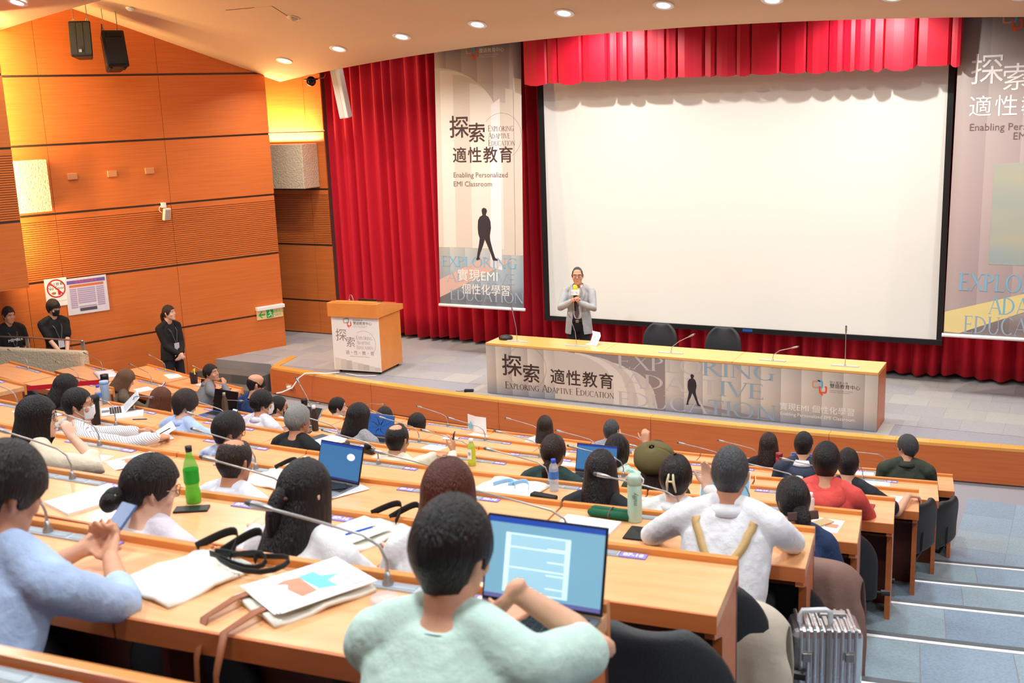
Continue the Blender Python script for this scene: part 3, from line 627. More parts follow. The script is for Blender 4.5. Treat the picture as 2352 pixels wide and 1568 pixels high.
# ------------------------------------------------------------------ podium
e=empty('podium',(-10.71,13.99,ST),math.atan2(.08,.86)); PW=wood('podium_wood',(224,138,66),(232,152,80),.35,(3,3,3),.2)
MB().box(.005,.855,.012,.73,.05,.935).build('cabinet',PW,e,bevel=.004); MB().box(.0,.86,-.002,.011,.05,.93).build('front_panel',WHITE,e)
m=MB(); m.prism([(-.06,.93),(.80,.93),(.80,1.02),(.10,1.155),(-.06,1.155)],-.025,.885,Matrix(((0,0,1,0),(1,0,0,0),(0,1,0,0),(0,0,0,1)))); m.build('top_box',PW,e,bevel=.004)
MB().prism([(-.03,1.157),(.12,1.157),(.72,1.042),(.72,1.05),(.12,1.166),(-.03,1.166)],.06,.80,Matrix(((0,0,1,0),(1,0,0,0),(0,1,0,0),(0,0,0,1)))).build('sloped_board',PW,e)
for x in (.07,.79):
    for y in (.08,.66): c=MB().tube([(x-.012,y,.03),(x+.012,y,.03)],.028,12,flat=True).build('caster',BLACKM,e,True)
MP=lambda x,z: T(x,-.0028,z-ST)@RX(R(90))
logo(e,MP(.29,1.295),.135); text('lettering','雙語教育中心',.056,INK,e,MP(.40,1.285),'LEFT'); text('lettering','國立臺灣大學',.03,PGRY,e,MP(.40,1.335),'LEFT'); text('lettering','CENTER FOR BILINGUAL EDUCATION',.015,PGRY,e,MP(.40,1.243),'LEFT'); text('lettering','NATIONAL TAIWAN UNIVERSITY',.015,PGRY,e,MP(.40,1.222),'LEFT')
text('lettering','探',.215,MAUV,e,MP(.165,1.07)); text('lettering','索',.18,MAUV,e,MP(.33,.965))
for k,s_ in enumerate(('EXPLORING','ADAPTIVE','EDUCATION')): serif('lettering',s_,(.29,.25,.30)[k],.06,MAUV,e,MP(.44,1.025-.078*k),.8)
text('lettering','適・性・教・育',.075,MAUV,e,MP(.49,.80)); text('lettering','Enabling Personalized EMI Classroom',.024,MAUV,e,MP(.49,.745))
m=MB()
for k in range(40):
    a0,a1=R(-45+170*k/40),R(-45+170*(k+1)/40); m.add([V((r*math.cos(a),r*math.sin(a),0)) for r,a in ((.205,a0),(.209,a0),(.209,a1),(.205,a1))],[(0,1,2,3)])
o=m.build('circle_print',PGRY,e); o.matrix_local=MP(.58,.96)
for k in range(8):
    flat('leaf_print',[(.02+k*.104,.06),(.124+k*.104,.06),(.124+k*.104,.245-.018*k),(.02+k*.104,.25-.018*k)],mat('leaf_tone_%d'%(k%3),((222,218,212),(208,204,200),(196,192,188))[k%3],.6),e,T(0,-.0027,0)@RX(R(90)))
tag(e,'wooden lectern on casters with a white printed front panel','podium')
e=empty('podium_laptop',(-10.2,14.33,ST+1.125),R(5)); MB().box(-.16,.16,-.02,.2,0,.012,RX(R(-9))).build('base',BLACKP,e); MB().box(-.17,.17,-.035,-.025,-.02,.06,RX(R(8))).build('screen_lid',BLACKP,e,bevel=.004); MB().box(.17,.24,-.02,.02,.0,.03).build('dongle',BLACKM,e); tag(e,'black laptop open on top of the lectern','laptop')
gooseneck('podium_microphone',(-10.48,14.2,ST+1.155),0,[(0,0,0),(0,0,.05),(.02,0,.09),(.05,0,.09),(.06,0,.06)],'small curved microphone on the lectern top','podium microphone',base=None,r=.004)
m=MB().tube([(-11.45,13.4,.19),(-11.38,13.45,.2),(-11.25,13.55,.26),(-11.15,13.62,.42),(-11.05,13.66,.49),(-10.9,13.72,.49),(-10.75,13.8,.478),(-10.6,13.95,.476)],.011,8); o=m.build('power_cable',WHITE,None,True); m=MB().tube([(-10.45,13.93,.474),(-10.2,13.88,.474),(-10.05,13.9,.474),(-9.9,13.98,.474)],.007,6).build('cable_loop',WHITE,o,True); tag(o,'white power cable running from the stage front up to the lectern','cable')
e=empty('socket_outlet',(-11.5,13.79,.2)); MB().box(-.07,.07,-.012,.0,-.045,.045).build('plate',SB,e); MB().box(-.02,.05,-.06,-.012,-.02,.02).build('plug',WHITE,e,bevel=.006); tag(e,'socket with white plug in the wood stage front','socket')
# ------------------------------------------------------------------ hanging banners
def banner(name,x0,x1,label,mt):
    e=empty(name,((x0+x1)/2,15.8,0)); W=(x1-x0)/2
    g=[[V((sx*W,.1*(z-3.4)/2.0,z)) for sx in [-1+2*i/8 for i in range(9)]] for z in [1.33+i*(4.45/12) for i in range(13)]]
    MB().grid(g).build('fabric',mt,e,True,solid=.002)
    MB().tube([(-W-.02,-.105,1.32),(W+.02,-.105,1.32)],.026,10,flat=True).build('bottom_bar',BANN,e,True)
    tag(e,label,'banner'); return e
def BM0(dy): return T(0,-.17-dy,0)@RX(R(90)-math.atan(.05))
def BM(e,X,Z,dy=.004): return T(X-e.location.x,.05*(Z-3.4)-dy,Z)@RX(R(90)-math.atan(.05))
BL=printmat('banner_print_left',[(.14,(170,186,194)),(.3,(206,202,186)),(.48,(214,204,172)),(.72,(206,194,182)),(.88,(188,174,170)),(.95,(166,150,150))],(255,255,255),(226,226,228),(150,138,138),(150,160,172),1.33,5.6,w=.29)
b=banner('banner',-9.70,-8.11,'tall printed banner with dark Chinese title hanging by the curtain',BL)
def bt(e,txt,X,Z,s,m,al='CENTER',off=0,sp=1,dy=.006): text('lettering',txt,s,m,e,BM(e,X,Z,dy),al,off,sp)
for k,(x,zt) in enumerate(((-9.70,5.22),(-9.60,5.18),(-9.36,5.1),(-9.05,4.95))): arcleaf(b,BM0(.003+.0002*k),x-b.location.x,-8.55-b.location.x+.03*k,2.3,zt,.95,LEAF2 if k%2 else LEAF)
for x,zt in ((-8.55,4.62),(-8.40,4.82),(-8.26,4.98)): flat('leaf_print',[(x-b.location.x,2.2),(min(x+.15,-8.115)-b.location.x,2.2),(min(x+.15,-8.115)-b.location.x,zt),(x-b.location.x,zt+.03)],LEAF,b,BM0(.0035))
flat('light_beam_print',[(-8.72-b.location.x,2.0),(-8.50-b.location.x,1.95),(-8.50-b.location.x,4.7),(-8.66-b.location.x,4.6)],mat('print_glow',(232,226,228),.6),b,BM0(.0042))
flat('floor_print',[(-9.70-b.location.x,1.45),(-8.3-b.location.x,2.12),(-8.9-b.location.x,2.12),(-9.70-b.location.x,1.75)],PSAL,b,BM0(.0042))
serif('lettering','EXPLORING',1.45,.17,PBLU,b,BM(b,-9.66,1.98,.0046),1); serif('lettering','ADAPTIVE',1.3,.17,PGB,b,BM(b,-9.55,1.72,.0046),1); serif('lettering','EDUCATION',1.4,.17,PGB,b,BM(b,-9.5,1.42,.0046),1)
logo(b,BM(b,-9.0,5.43,.006),.2); bt(b,'雙語教育中心',-8.86,5.44,.075,PWH,'LEFT'); bt(b,'CENTER FOR BILINGUAL EDUCATION',-8.86,5.375,.02,PWH,'LEFT'); bt(b,'NATIONAL TAIWAN UNIVERSITY',-8.86,5.345,.02,PWH,'LEFT')
bt(b,'探',-9.26,4.235,.38,BRN,off=.004); bt(b,'索',-8.93,4.14,.33,BRN,off=.004)
for k,s_ in enumerate(('EXPLORING','ADAPTIVE','EDUCATION')): serif('lettering',s_,(.47,.40,.49)[k],.095,BRNL,b,BM(b,-8.72,4.18-.115*k,.006),.8)
bt(b,'適性教育',-8.83,3.79,.27,BRN,off=.003,sp=1.12); bt(b,'Enabling Personalized',-9.39,3.485,.118,BRNL,'LEFT'); bt(b,'EMI Classroom',-9.39,3.34,.118,BRNL,'LEFT')
o=walker(b,BM(b,-8.84,2.1,.006),.86,PNAVY,1)
bt(b,'實現EMI',-8.96,1.83,.215,PWH,sp=1.05); bt(b,'個性化學習',-8.81,1.60,.185,PWH)
m=MB()
for k in range(50):
    a0,a1=R(-60+200*k/50),R(-60+200*(k+1)/50); m.add([V((r*math.cos(a),r*math.sin(a),0)) for r,a in ((.36,a0),(.364,a0),(.364,a1),(.36,a1))],[(0,1,2,3)])
m.build('circle_print',BRNL,b).matrix_local=BM(b,-8.48,4.1,.005)
BRm=printmat('banner_print_right',[(.15,(176,160,158)),(.4,(184,166,164)),(.75,(180,168,164)),(.92,(150,140,136))],(255,255,255),(236,234,236),(140,130,126),(176,166,164),1.33,5.6,w=.42)
b=banner('banner',-1.70,-.08,'tall printed banner with pale Chinese title beside the projection screen',BRm)
logo(b,BM(b,-1.08,5.40,.006),.22); bt(b,'雙語教育中心',-.87,5.44,.085,PWH,'LEFT')
bt(b,'探',-1.34,4.79,.42,PWH); bt(b,'索',-.98,4.68,.37,PWH); bt(b,'適性教育',-.93,4.33,.29,PWH,sp=1.15); bt(b,'Enabling Personalized',-1.52,4.08,.13,BRNL,'LEFT'); bt(b,'EMI Classroom',-.99,3.96,.13,BRNL,'LEFT')
flat('sky_print',[(-1.19-b.location.x,2.3),(-.5-b.location.x,2.3),(-.5-b.location.x,3.64),(-1.19-b.location.x,3.62)],mat('print_sky',(110,150,180),.6,noisec=(206,186,120),nscale=.9,stretch=(.2,1,.2)),b,BM0(.004))
serif('lettering','EXPLORING',1.4,.23,PBLU,b,BM(b,-1.54,1.94,.005),1); serif('lettering','ADAPTIVE',1.1,.23,PBLU,b,BM(b,-1.15,1.64,.005),1); serif('lettering','EDUCATION',1.35,.23,PGB,b,BM(b,-1.45,1.37,.0045),1)
flat('path_print',[(-1.695-b.location.x,1.37),(-1.5-b.location.x,1.36),(-.5-b.location.x,1.78),(-.5-b.location.x,2.0),(-1.695-b.location.x,1.64)],PYEL,b,BM0(.0042))
# ------------------------------------------------------------------ podium stage chairs
def officechair(arms=False):
    e=empty('swivel_chair')
    g=[]
    for j in range(9):
        v=j/8; z=.50+.52*v; hw=.215*(1 if v<.5 else math.sqrt(max(.06,1-((v-.5)/.54)**2))); r=[]
        for i in range(9):
            u=-1+i/4; r.append(V((u*hw,-.23-.05*v-.04*(1-u*u)*1.0+ .02*math.sin(v*3),z)))
        g.append(r)
    MB().grid(g).build('backrest',DARKLEA,e,True,solid=.05,sub=1)
    MB().box(-.215,.215,-.2,.22,.43,.505).build('seat',DARKFAB,e,True,bevel=.034)
    MB().tube([(0,-.1,.43),(0,-.26,.42),(0,-.31,.55),(0,-.31,.7)],[.02,.022,.02,.02],8).build('back_support',BLACKP,e,True)
    MB().lathe([(.028,.09),(.028,.3),(.02,.3),(.02,.44)],12).build('column',BLACKP,e,True)
    for k in range(5):
        a=k*1.2566; c,s=math.cos(a),math.sin(a)
        MB().tube([(0,0,.1),(.15*c,.15*s,.09),(.29*c,.29*s,.07)],[.028,.022,.016],8).build('base_leg',BLACKP,e,True)
        MB().tube([(.29*c-.02*s,.29*s+.02*c,.03),(.29*c+.02*s,.29*s-.02*c,.03)],.028,10,flat=True).build('caster',BLACKM,e,True)
    MB().tube([(.2,.0,.42),(.27,.0,.415)],.009).build('lever',BLACKP,e); MB().tube([(.265,0,.415),(.31,0,.415)],.022,8,flat=True).build('knob',BLACKP,e)
    return e
CH0=officechair()
used=[False]
def chair(loc,rz,label,group):
    o=CH0 if not used[0] else copytree(CH0); used[0]=True
    o.location=loc; o.rotation_euler=(0,0,rz); return tag(o,label,'chair',group)
for X,lb in ((-5.57,'black padded chair behind the stage table, nearer the standing speaker'),(-4.61,'black padded chair behind the stage table, farther from the standing speaker')):
    c_=chair((X,14.85,ST-.03),R(180),lb,'chairs behind the stage table'); c_.scale=(1.2,1.1,.9)
# ------------------------------------------------------------------ people
def remesh(mb,name,vox,mats,smooth=3,dec=0,disp=0,dscale=9):
    me=bpy.data.meshes.new('tmp'); me.from_pydata(mb.v,[],mb.f); o=bpy.data.objects.new('tmp',me)
    d=o.modifiers.new('r','REMESH'); d.mode='VOXEL'; d.voxel_size=vox; d.use_smooth_shade=True
    if smooth: s=o.modifiers.new('s','SMOOTH'); s.iterations=smooth; s.factor=.5
    if dec: q=o.modifiers.new('d','DECIMATE'); q.ratio=dec
    m2=evalmesh(o); m2.name=name; bpy.data.meshes.remove(me)
    if disp:
        n=len(m2.vertices); co=[0.]*(3*n); no=[0.]*(3*n); m2.vertices.foreach_get('co',co); m2.vertex_normals.foreach_get('vector',no)
        for i in range(0,3*n,3):
            x,y,z=co[i],co[i+1],co[i+2]; k=disp*(noise.noise((x*dscale,y*dscale,z*dscale*.7))+.5*noise.noise((x*dscale*2.3+5,y*dscale*2.3,z*dscale*1.2)))
            co[i]+=no[i]*k; co[i+1]+=no[i+1]*k; co[i+2]+=no[i+2]*k
        m2.vertices.foreach_set('co',co); m2.update()
    m2.materials.clear()
    for m in mats: m2.materials.append(m)
    m2.polygons.foreach_set('use_smooth',[True]*len(m2.polygons)); return m2
def ik(s,t,l1,l2,pole):
    s=V(s);t=V(t); d=t-s; L=min(max(d.length,.05),(l1+l2)*.995); u=d.normalized()
    a=(l1*l1-l2*l2+L*L)/(2*L); h=math.sqrt(max(l1*l1-a*a,0)); p=V(pole); p=p-u*p.dot(u)
    p=p.normalized() if p.length>1e-6 else u.orthogonal().normalized()
    return s+u*a+p*h, s+u*L
def hand(mb,W,dr,nrm,side,curl=.5,sc=1.0,spread=.0,thumb=.5):
    """W wrist, dr finger direction, nrm palm normal (side the fingers curl to), side +1: thumb on lat+ side"""
    dr=V(dr).normalized(); nrm=V(nrm); nrm=(nrm-dr*nrm.dot(dr)).normalized(); lat=dr.cross(nrm)*side
    W=V(W)
    mb.tube([W-dr*.02*sc,W+dr*.02*sc,W+dr*.055*sc,W+dr*.085*sc],[(.024*sc,.019*sc),(.033*sc,.016*sc),(.04*sc,.014*sc),(.037*sc,.011*sc)],12,side=lat)
    for k,(o,l) in enumerate(((-.029,.058),(-.0095,.072),(.0095,.079),(.028,.072))):
        b=W+dr*(.085-.006*abs(k-2))*sc+lat*o*sc; d=(dr+lat*(k-1.5)*spread).normalized(); p=[b-d*.012*sc,b]; cu=curl*(1+.12*(1.5-k))
        for j,f in enumerate((.45,.31,.26)):
            ang=cu*(1.0,1.1,.8)[j]; ax=d.cross(nrm); d=(Matrix.Rotation(ang,3,ax)@d).normalized() if ax.length>1e-6 else d
            b=b+d*l*f*sc*1.05; p.append(b)
        r0=(.0078,.0088,.009,.0086)[k]*sc; mb.tube(p,[r0*1.1,r0*1.05,r0,r0*.92,r0*.78],8)
    b=W+dr*.022*sc+lat*.026*sc; d=(lat*(1-.5*thumb)+dr*.8+nrm*.55*thumb).normalized(); p=[b-d*.01*sc,b,b+d*.036*sc]; d2=(d+dr*.35+nrm*.3*thumb-lat*.3*thumb).normalized(); p.append(p[-1]+d2*.03*sc); p.append(p[-1]+(d2+dr*.2).normalized()*.022*sc)
    mb.tube(p,[.014*sc,.0125*sc,.0108*sc,.010*sc,.0082*sc],8)
HEADL=[(-.118,.018,.022,.066),(-.106,.038,.04,.05),(-.08,.055,.064,.028),(-.05,.065,.081,.012),(-.02,.070,.091,.003),(.02,.073,.0965,-.004),(.05,.0735,.097,-.008),(.08,.066,.086,-.01),(.103,.045,.058,-.01),(.115,.018,.028,-.01)]
def headmesh(mb,M,sc=1,ears=True):
    n=24; vs=[];fs=[]
    for z,rx,ry,cy in HEADL:
        for k in range(n):
            g=2*math.pi*k/n; x=rx*math.cos(g); y=ry*math.sin(g)
            if y>0 and z<.06: y*=.96; 
            vs.append(M@V((x*sc,(cy+y)*sc,z*sc)))
    L=len(HEADL)
    for i in range(L-1):
        for k in range(n): fs.append((i*n+k,i*n+(k+1)%n,(i+1)*n+(k+1)%n,(i+1)*n+k))
    fs+= [tuple(range(n-1,-1,-1)),tuple((L-1)*n+k for k in range(n))]; mb.add(vs,fs)
    S_=lambda *q:[M@(V(p)*sc) for p in q]
    mb.tube(S_((0,.082,.028),(0,.092,.005),(0,.103,-.022)),[.008*sc,.009*sc,.0115*sc],8); mb.tube(S_((-.014,.088,-.026),(.014,.088,-.026)),[.008*sc]*2,8)
    mb.tube(S_((-.05,.068,.033),(-.02,.086,.036),(.02,.086,.036),(.05,.068,.033)),[.008*sc]*4,8)
    mb.tube(S_((-.02,.079,-.058),(0,.087,-.057),(.02,.079,-.058)),[.007*sc,.009*sc,.007*sc],8); mb.tube(S_((-.016,.077,-.069),(0,.084,-.07),(.016,.077,-.069)),[.007*sc,.009*sc,.007*sc],8)
    for s in (-1,1):
        mb.ball((s*.043*sc,.058*sc,-.028*sc),(.026*sc,.024*sc,.028*sc),10,M)
        if ears: mb.tube(S_((s*.069,-.008,-.036),(s*.077,-.014,-.012),(s*.079,-.018,.012),(s*.073,-.006,.026)),[(.009*sc,.009*sc),(.011*sc,.015*sc),(.011*sc,.017*sc),(.008*sc,.01*sc)],8,side=M.to_3x3()@V((1,0,0)))
def interp(tb,x):
    x=abs(x)
    for (a,ya),(b,yb) in zip(tb,tb[1:]):
        if a<=x<=b: t=(x-a)/(b-a); t=t*t*(3-2*t); return ya+(yb-ya)*t
    return tb[-1][1]
STY={
'short':dict(low=[(0,.072),(35,.066),(55,.03),(68,-.012),(78,-.028),(88,.004),(102,.0),(114,-.055),(135,-.092),(180,-.1)],th=.017,tap=.34),
'fringe':dict(low=[(0,.03),(40,.022),(58,.0),(72,-.03),(82,-.035),(92,-.005),(104,-.005),(116,-.055),(135,-.085),(180,-.092)],th=.024,tap=.3),
'crop':dict(low=[(0,.07),(40,.062),(60,.02),(74,-.01),(84,-.02),(92,.008),(106,.0),(118,-.045),(140,-.075),(180,-.08)],th=.012,tap=.34),
'thin':dict(low=[(0,.085),(35,.08),(50,.05),(66,.0),(78,-.025),(88,.004),(102,.0),(114,-.05),(135,-.08),(180,-.085)],th=.013,tap=.34),
'bob':dict(low=[(0,.05),(35,.04),(47,.0),(55,-.1),(66,-.15),(110,-.165),(180,-.165)],th=.024,tap=-.16,ofs=-.008),
'shoulder':dict(low=[(0,.06),(32,.05),(46,-.02),(56,-.16),(70,-.21),(110,-.235),(180,-.25)],th=.024,tap=-.2,ofs=-.012),
'long':dict(low=[(0,.06),(32,.05),(46,-.02),(56,-.16),(72,-.27),(110,-.34),(180,-.37)],th=.022,tap=-.16,ofs=-.02),
'updo':dict(low=[(0,.06),(35,.055),(52,.025),(68,-.012),(80,-.03),(90,-.006),(104,-.006),(118,-.05),(140,-.07),(180,-.07)],th=.014,tap=.3),
'afro':dict(low=[(0,.06),(35,.05),(52,.02),(66,-.03),(82,-.06),(104,-.08),(180,-.11)],th=.034,tap=.08),
}
def hairmesh(style,seed=0,hi=False,spot=None,amp=.02,topbald=None,over=None):
    p=dict(STY[style]); p.update(over or {}); th=p['th']; tap=p['tap']; ofs=p.get('ofs',0)
    rx,ry,zt=.0745+th*.72,.0965+th*.95,.117+th*1.1
    na,nt=(112,30) if hi else (72,20)
    g=[]
    for j in range(nt+1):
        t=j/nt; r=[]
        for i in range(na+1):
            az=-180+360*i/na; a=R(az); low=interp(p['low'],az)
            if p.get('part'): low=low
            zt0=zt if topbald is None else interp(topbald,az)
            f=t if topbald is not None else math.sin(t*math.pi/2)*.55+t*.45
            if topbald is None:
                # polar spacing: more rings near the crown
                ang=t; z=zt-(zt-low)*(1-math.cos(min(1,ang)*math.pi/2)) if False else zt-(zt-low)*(t**1.55)
            else: z=zt0-(zt0-low)*t
            if z>=.01: k=math.sqrt(max(0.,1-((z-.01)/(zt-.01))**2.15))
            else:
                q=-(z-.01)/.1
                k=1-tap*q**1.4 if tap>0 else 1-tap*min(q,1.6)*.55-(.05*max(0,q-1.5))
            ed=min(1,(z-low)/.03) if z<.05 else 1     # thin out to the edge
            nz=noise.noise((math.sin(a)*6+seed*7,math.cos(a)*6,t*2.2+seed))*.6+noise.noise((math.sin(a)*22+seed,math.cos(a)*22,t*1.6))*.4
            kk=k*(1+amp*nz*(1 if t>.05 else 0))
            x=rx*kk*math.sin(a); y=ry*kk*math.cos(a)-.008+ofs*min(1,max(0,-z/.2))*(3 if math.cos(a)<0 else .6)
            if tap>0 and z<-.02 and math.cos(a)<0: y+=.02*min(1,(-z-.02)/.07)
            zz=z+.004*nz
            if spot:
                d=V((x,y,zz)); dd=(d.normalized()-V(spot[0]).normalized()).length/spot[1]
                if dd<1: s_=1-(1-dd*dd)*(th+.012)/d.length; x*=s_;y*=s_;zz*=s_
            r.append(V((x,y,zz)))
        g.append(r)
    m=MB().grid(g)
    me=m.mesh('hair',HB,True); b=bmesh.new(); b.from_mesh(me); bmesh.ops.remove_doubles(b,verts=b.verts,dist=.0004); bmesh.ops.recalc_face_normals(b,faces=b.faces); b.to_mesh(me); b.free(); return me
def snapstrap(name,bvh,pts,w,m,parent,off=.006,wid=(1,0,0)):
    P=[]
    for a,b in zip(pts,pts[1:]):
        for k in range(6): P.append(V(a).lerp(V(b),k/6))
    P.append(V(pts[-1])); L=[]
    for q in P:
        h=bvh.find_nearest(q); L.append((h[0]+h[1]*off,h[1]) if h[0] else (q,V((0,-1,0))))
    rows=[]
    for i,(q,nn) in enumerate(L):
        t=(L[min(i+1,len(L)-1)][0]-L[max(i-1,0)][0]).normalized(); s=t.cross(nn).normalized(); rows.append([q-s*w/2,q+s*w/2])
    return MB().grid(rows).build(name,m,parent,True,solid=.0025)
SHCOL={}
def cloth(c,rough=.85,sheen=.1): 
    n='cloth_%d_%d_%d'%c; return mat(n,c,rough,noisec=tuple(int(v*.94) for v in c),nscale=12,bump=.35,bscale=26,sheen=sheen)
LANY=mat('lanyard_black',(20,20,22),.6); TROU=cloth((34,36,42))
EYEW=mat('eye_white',(235,232,228),.3); EYED=mat('eye_dark',(24,16,12),.2); LIP=mat('lip_tone',(176,96,86),.5); GLASS=mat('glasses_frame',(40,34,34),.3,.4); GLASSG=mat('glasses_gold',(150,120,90),.25,.8); LENS=mat('lens',(200,205,210),.05,alpha=.07); MASKW=mat('mask_white',(236,238,242),.7); MASKB=mat('mask_black',(26,30,34),.75); EARL=mat('ear_loop',(238,238,238),.6)
def person(label,row=None,X=0,b=.6,hz=1.14,yaw=0,hy=0,hp=0,hr=0,hair='short',hcol=None,hopt=None,shirt=(230,230,235),sleeve='long',skin=0,L='lap',Rr='lap',vox=.011,w=1.0,loc=None,stand=False,base=None,glasses=None,mask=None,lany=False,collar=None,trou=None,group=None,face=False,hsc=1.0,hi=False,torso=1.0,shirtm=None,curl=.6,noseat=False,gs=.014,pole={},palm={},openj=None):
    if row: P,a=at(row,X,b)
    else: P,a=V(loc),0
    if row: hz-=.03
    e=empty('person',P,a+R(yaw)); b=max(.3,b)
    H=V((0,0,hz)); HM=Matrix.Translation(H)@RZ(R(hy))@RX(R(-hp))@RY(R(hr))
    sk=SKINS[skin]; sm=shirtm or cloth(shirt)
    hipz=.93 if stand else .53
    Sz=hz-(.235 if stand else .205); Lt=.5 if stand else .47; dz=Sz-hipz; hyy=-.05-math.sqrt(max(0,Lt*Lt-dz*dz)) if dz<Lt else -.055
    if stand: hyy=-.03
    hip=V((0,hyy,hipz)); sh=V((0,-.055,Sz)); nk=V((0,-.045,hz-(.145 if stand else .122))); hd=V((0,-.022,hz-.06))
    lp=lambda t:hip.lerp(sh,t)
    def torsotube(mb,g,neck):
        if stand and neck: g=-.022
        pts=[hip-V((0,0,.06)),hip,lp(.3),lp(.62),lp(.88),sh+V((0,.005,.05))]
        rr=[(.165*w+g,.12*torso+g),(.168*w+g,.122*torso+g),(.148*w+g,.108*torso+g),(.163*w+g,.112*torso+g),(.165*w+g,.10*torso+g),(.10*w+g,.07*torso+g)]
        if neck: pts+=[nk,hd]; rr+=[(.058,.06),(.054,.058)]
        mb.tube(pts,rr,20,side=(1,0,0),flat=not neck)
        for s in (-1,1): mb.tube([sh+V((s*.045,.008,.075)),sh+V((s*.11*w,.0,.04)),sh+V((s*.178*w,-.005,-.005))],[.042+g,.05+g*1.2,.056+g*1.2],12)
    arms={}
    for s,tg in ((-1,L),(1,Rr)):
        shp=sh+V((s*.185*w,-.004,-.012)); dy=b-.42
        if stand and tg=='lap': tg=(s*.1,.16,hz-.62)
        PR={'lap':(s*.13,.13,.60),'desk':(s*.16,dy+.13,.765),'chin':(s*.02,.12,hz-.13),'side':(s*.26,.02,.62)}
        t=PR[tg] if isinstance(tg,str) else tg
        po=pole.get(s,V((s*.5,-.35,-1)))
        el,wr=ik(shp,t,.285,.25,po); arms[s]=(shp,el,wr,tg)
    body=MB(); torsotube(body,0,True); headmesh(body,HM,hsc)
    for s,(shp,el,wr,tg) in arms.items():
        body.tube([shp,shp.lerp(el,.5),el,el.lerp(wr,.35),wr],[.046,.042,.036,.036,.025],12)
        d=(wr-el).normalized(); pn=palm.get(s); 
        if pn is None: pn=(V((0,0,-1)) if tg=='desk' else (V((-s,0,-.2))));dr=(d*.6+V((-s*.25,.5,0))).normalized()
        else: dr,pn=V(pn[0]),V(pn[1])
        hand(body,wr,dr,pn,1 if (dr.cross(pn)).dot(V((-s,0,.6)))>0 else -1,curl)
    me=remesh(body,'body',vox,[sk],2,.4 if vox<.0095 else .6); o=link('body',me,e)
    # clothing
    sh_=MB(); torsotube(sh_,gs,False)
    for s,(shp,el,wr,tg) in arms.items():
        if sleeve=='long': pts=[shp,shp.lerp(el,.5),el,el.lerp(wr,.4),el.lerp(wr,.9)]; rr=[.064,.06,.056,.052,.042]
        elif sleeve=='roll': pts=[shp,shp.lerp(el,.5),el,el.lerp(wr,.3)]; rr=[.066,.062,.058,.054]
        elif sleeve=='short': pts=[shp,shp.lerp(el,.35),shp.lerp(el,.72)]; rr=[.068,.068,.07]
        else: pts=[]; rr=[]
        if pts: sh_.tube(pts,rr,12)
    sme=remesh(sh_,'shirt',max(.012,vox*1.3),[sm],4,0,.007 if sleeve!='none' else .004,11); so=link('shirt',sme,e)
    tm=trou or TROU; tr=MB()
    if stand:
        for s in (-1,1): tr.tube([hip+V((s*.08,0,.06)),hip+V((s*.09,.0,-.1)),V((s*.095,.02,.5)),V((s*.1,.0,.1))],[.105,.098,.07,.058],12)
        tr.tube([hip+V((0,0,.03)),hip+V((0,0,-.08)),hip+V((0,0,-.17))],[(.168*w,.126),(.172*w,.128),(.15*w,.11)],16,side=(1,0,0),flat=True)
    else:
        for s in (-1,1): tr.tube([hip+V((s*.085,0,-.02)),hip+V((s*.1,.2,.0)),hip+V((s*.12,.40,-.01)),hip+V((s*.12,.43,-.08)),hip+V((s*.12,.40,-.42))],[.1,.09,.07,.068,.055],12)
        tr.tube([hip+V((0,0,.05)),hip+V((0,.02,-.06))],[(.172*w,.128),(.172*w,.125)],14,side=(1,0,0))
    link('trousers',remesh(tr,'trousers',.02,[tm],3),e)
    fm=MB(); fy=0 if stand else hyy+.42; fz=hipz-.46 if not stand else .045
    for s in (-1,1): MB().tube([(s*.11,fy-.03,.05),(s*.115,fy+.08,.045),(s*.12,fy+.17,.035)],[(.042,.05),(.046,.042),(.04,.03)],12,side=(1,0,0)).build('shoe',BLACKM,e,True)
    if collar:
        cm=cloth(collar) if isinstance(collar,tuple) else sm
        c0=nk+V((0,-.004,-.006)); g=[]
        for z,r_,dy in ((-.03,.092,-.004),(.0,.078,-.002),(.028,.072,0),(.006,.086,-.004),(-.02,.098,-.008)):
            g.append([c0+V((r_*math.sin(t_),dy+r_*1.0*math.cos(t_)*-1,z+(.02*(1-math.cos(t_-0))*-.5))) for t_ in [R(-150+300*i/24) for i in range(25)]])
        MB().grid(g).build('collar',cm,e,True,solid=.003)
    if lany:
        lm=LANY if lany is True else lany
        c0=nk+V((0,-.002,-.012)); g=[[],[]]
        for i in range(25):
            t_=R(-115+230*i/24); rr=.083
            for q,dz_ in ((0,.0),(1,-.018)): g[q].append(c0+V((rr*math.sin(t_)*1.02,-rr*math.cos(t_)*1.0,dz_-.05*(1-math.cos(t_))*.6)))
        MB().grid(g).build('lanyard',lm,e,True,solid=.003)
        if stand or face:
            bv=BVHTree.FromObject(so,bpy.context.evaluated_depsgraph_get()) if False else None
            z0=hz-.27
            for s in (-1,1): MB().tube([c0+V((s*.077,.03,-.05)),V((s*.055,.088,z0-.02)),V((s*.012,.118,z0-.2))],[(.009,.002)]*3,6,side=(1,0,0)).build('lanyard_strap',lm,e)
            MB().box(-.045,.045,.118,.122,z0-.33,z0-.21).build('name_badge',mat('badge_clear',(196,200,208),.4),e)
    # hair
    if hair:
        hm=hairmesh(hair,seed=hash(label)%97 if False else len(label)*3+int(abs(X)*10),hi=hi,**(hopt or {})); hm.materials.clear(); hm.materials.append(hcol or HB)
        ho=link('hair',hm,e,solid=-.01); ho.matrix_local=HM@Matrix.Scale(hsc,4)
    HS=HM@Matrix.Scale(hsc,4)
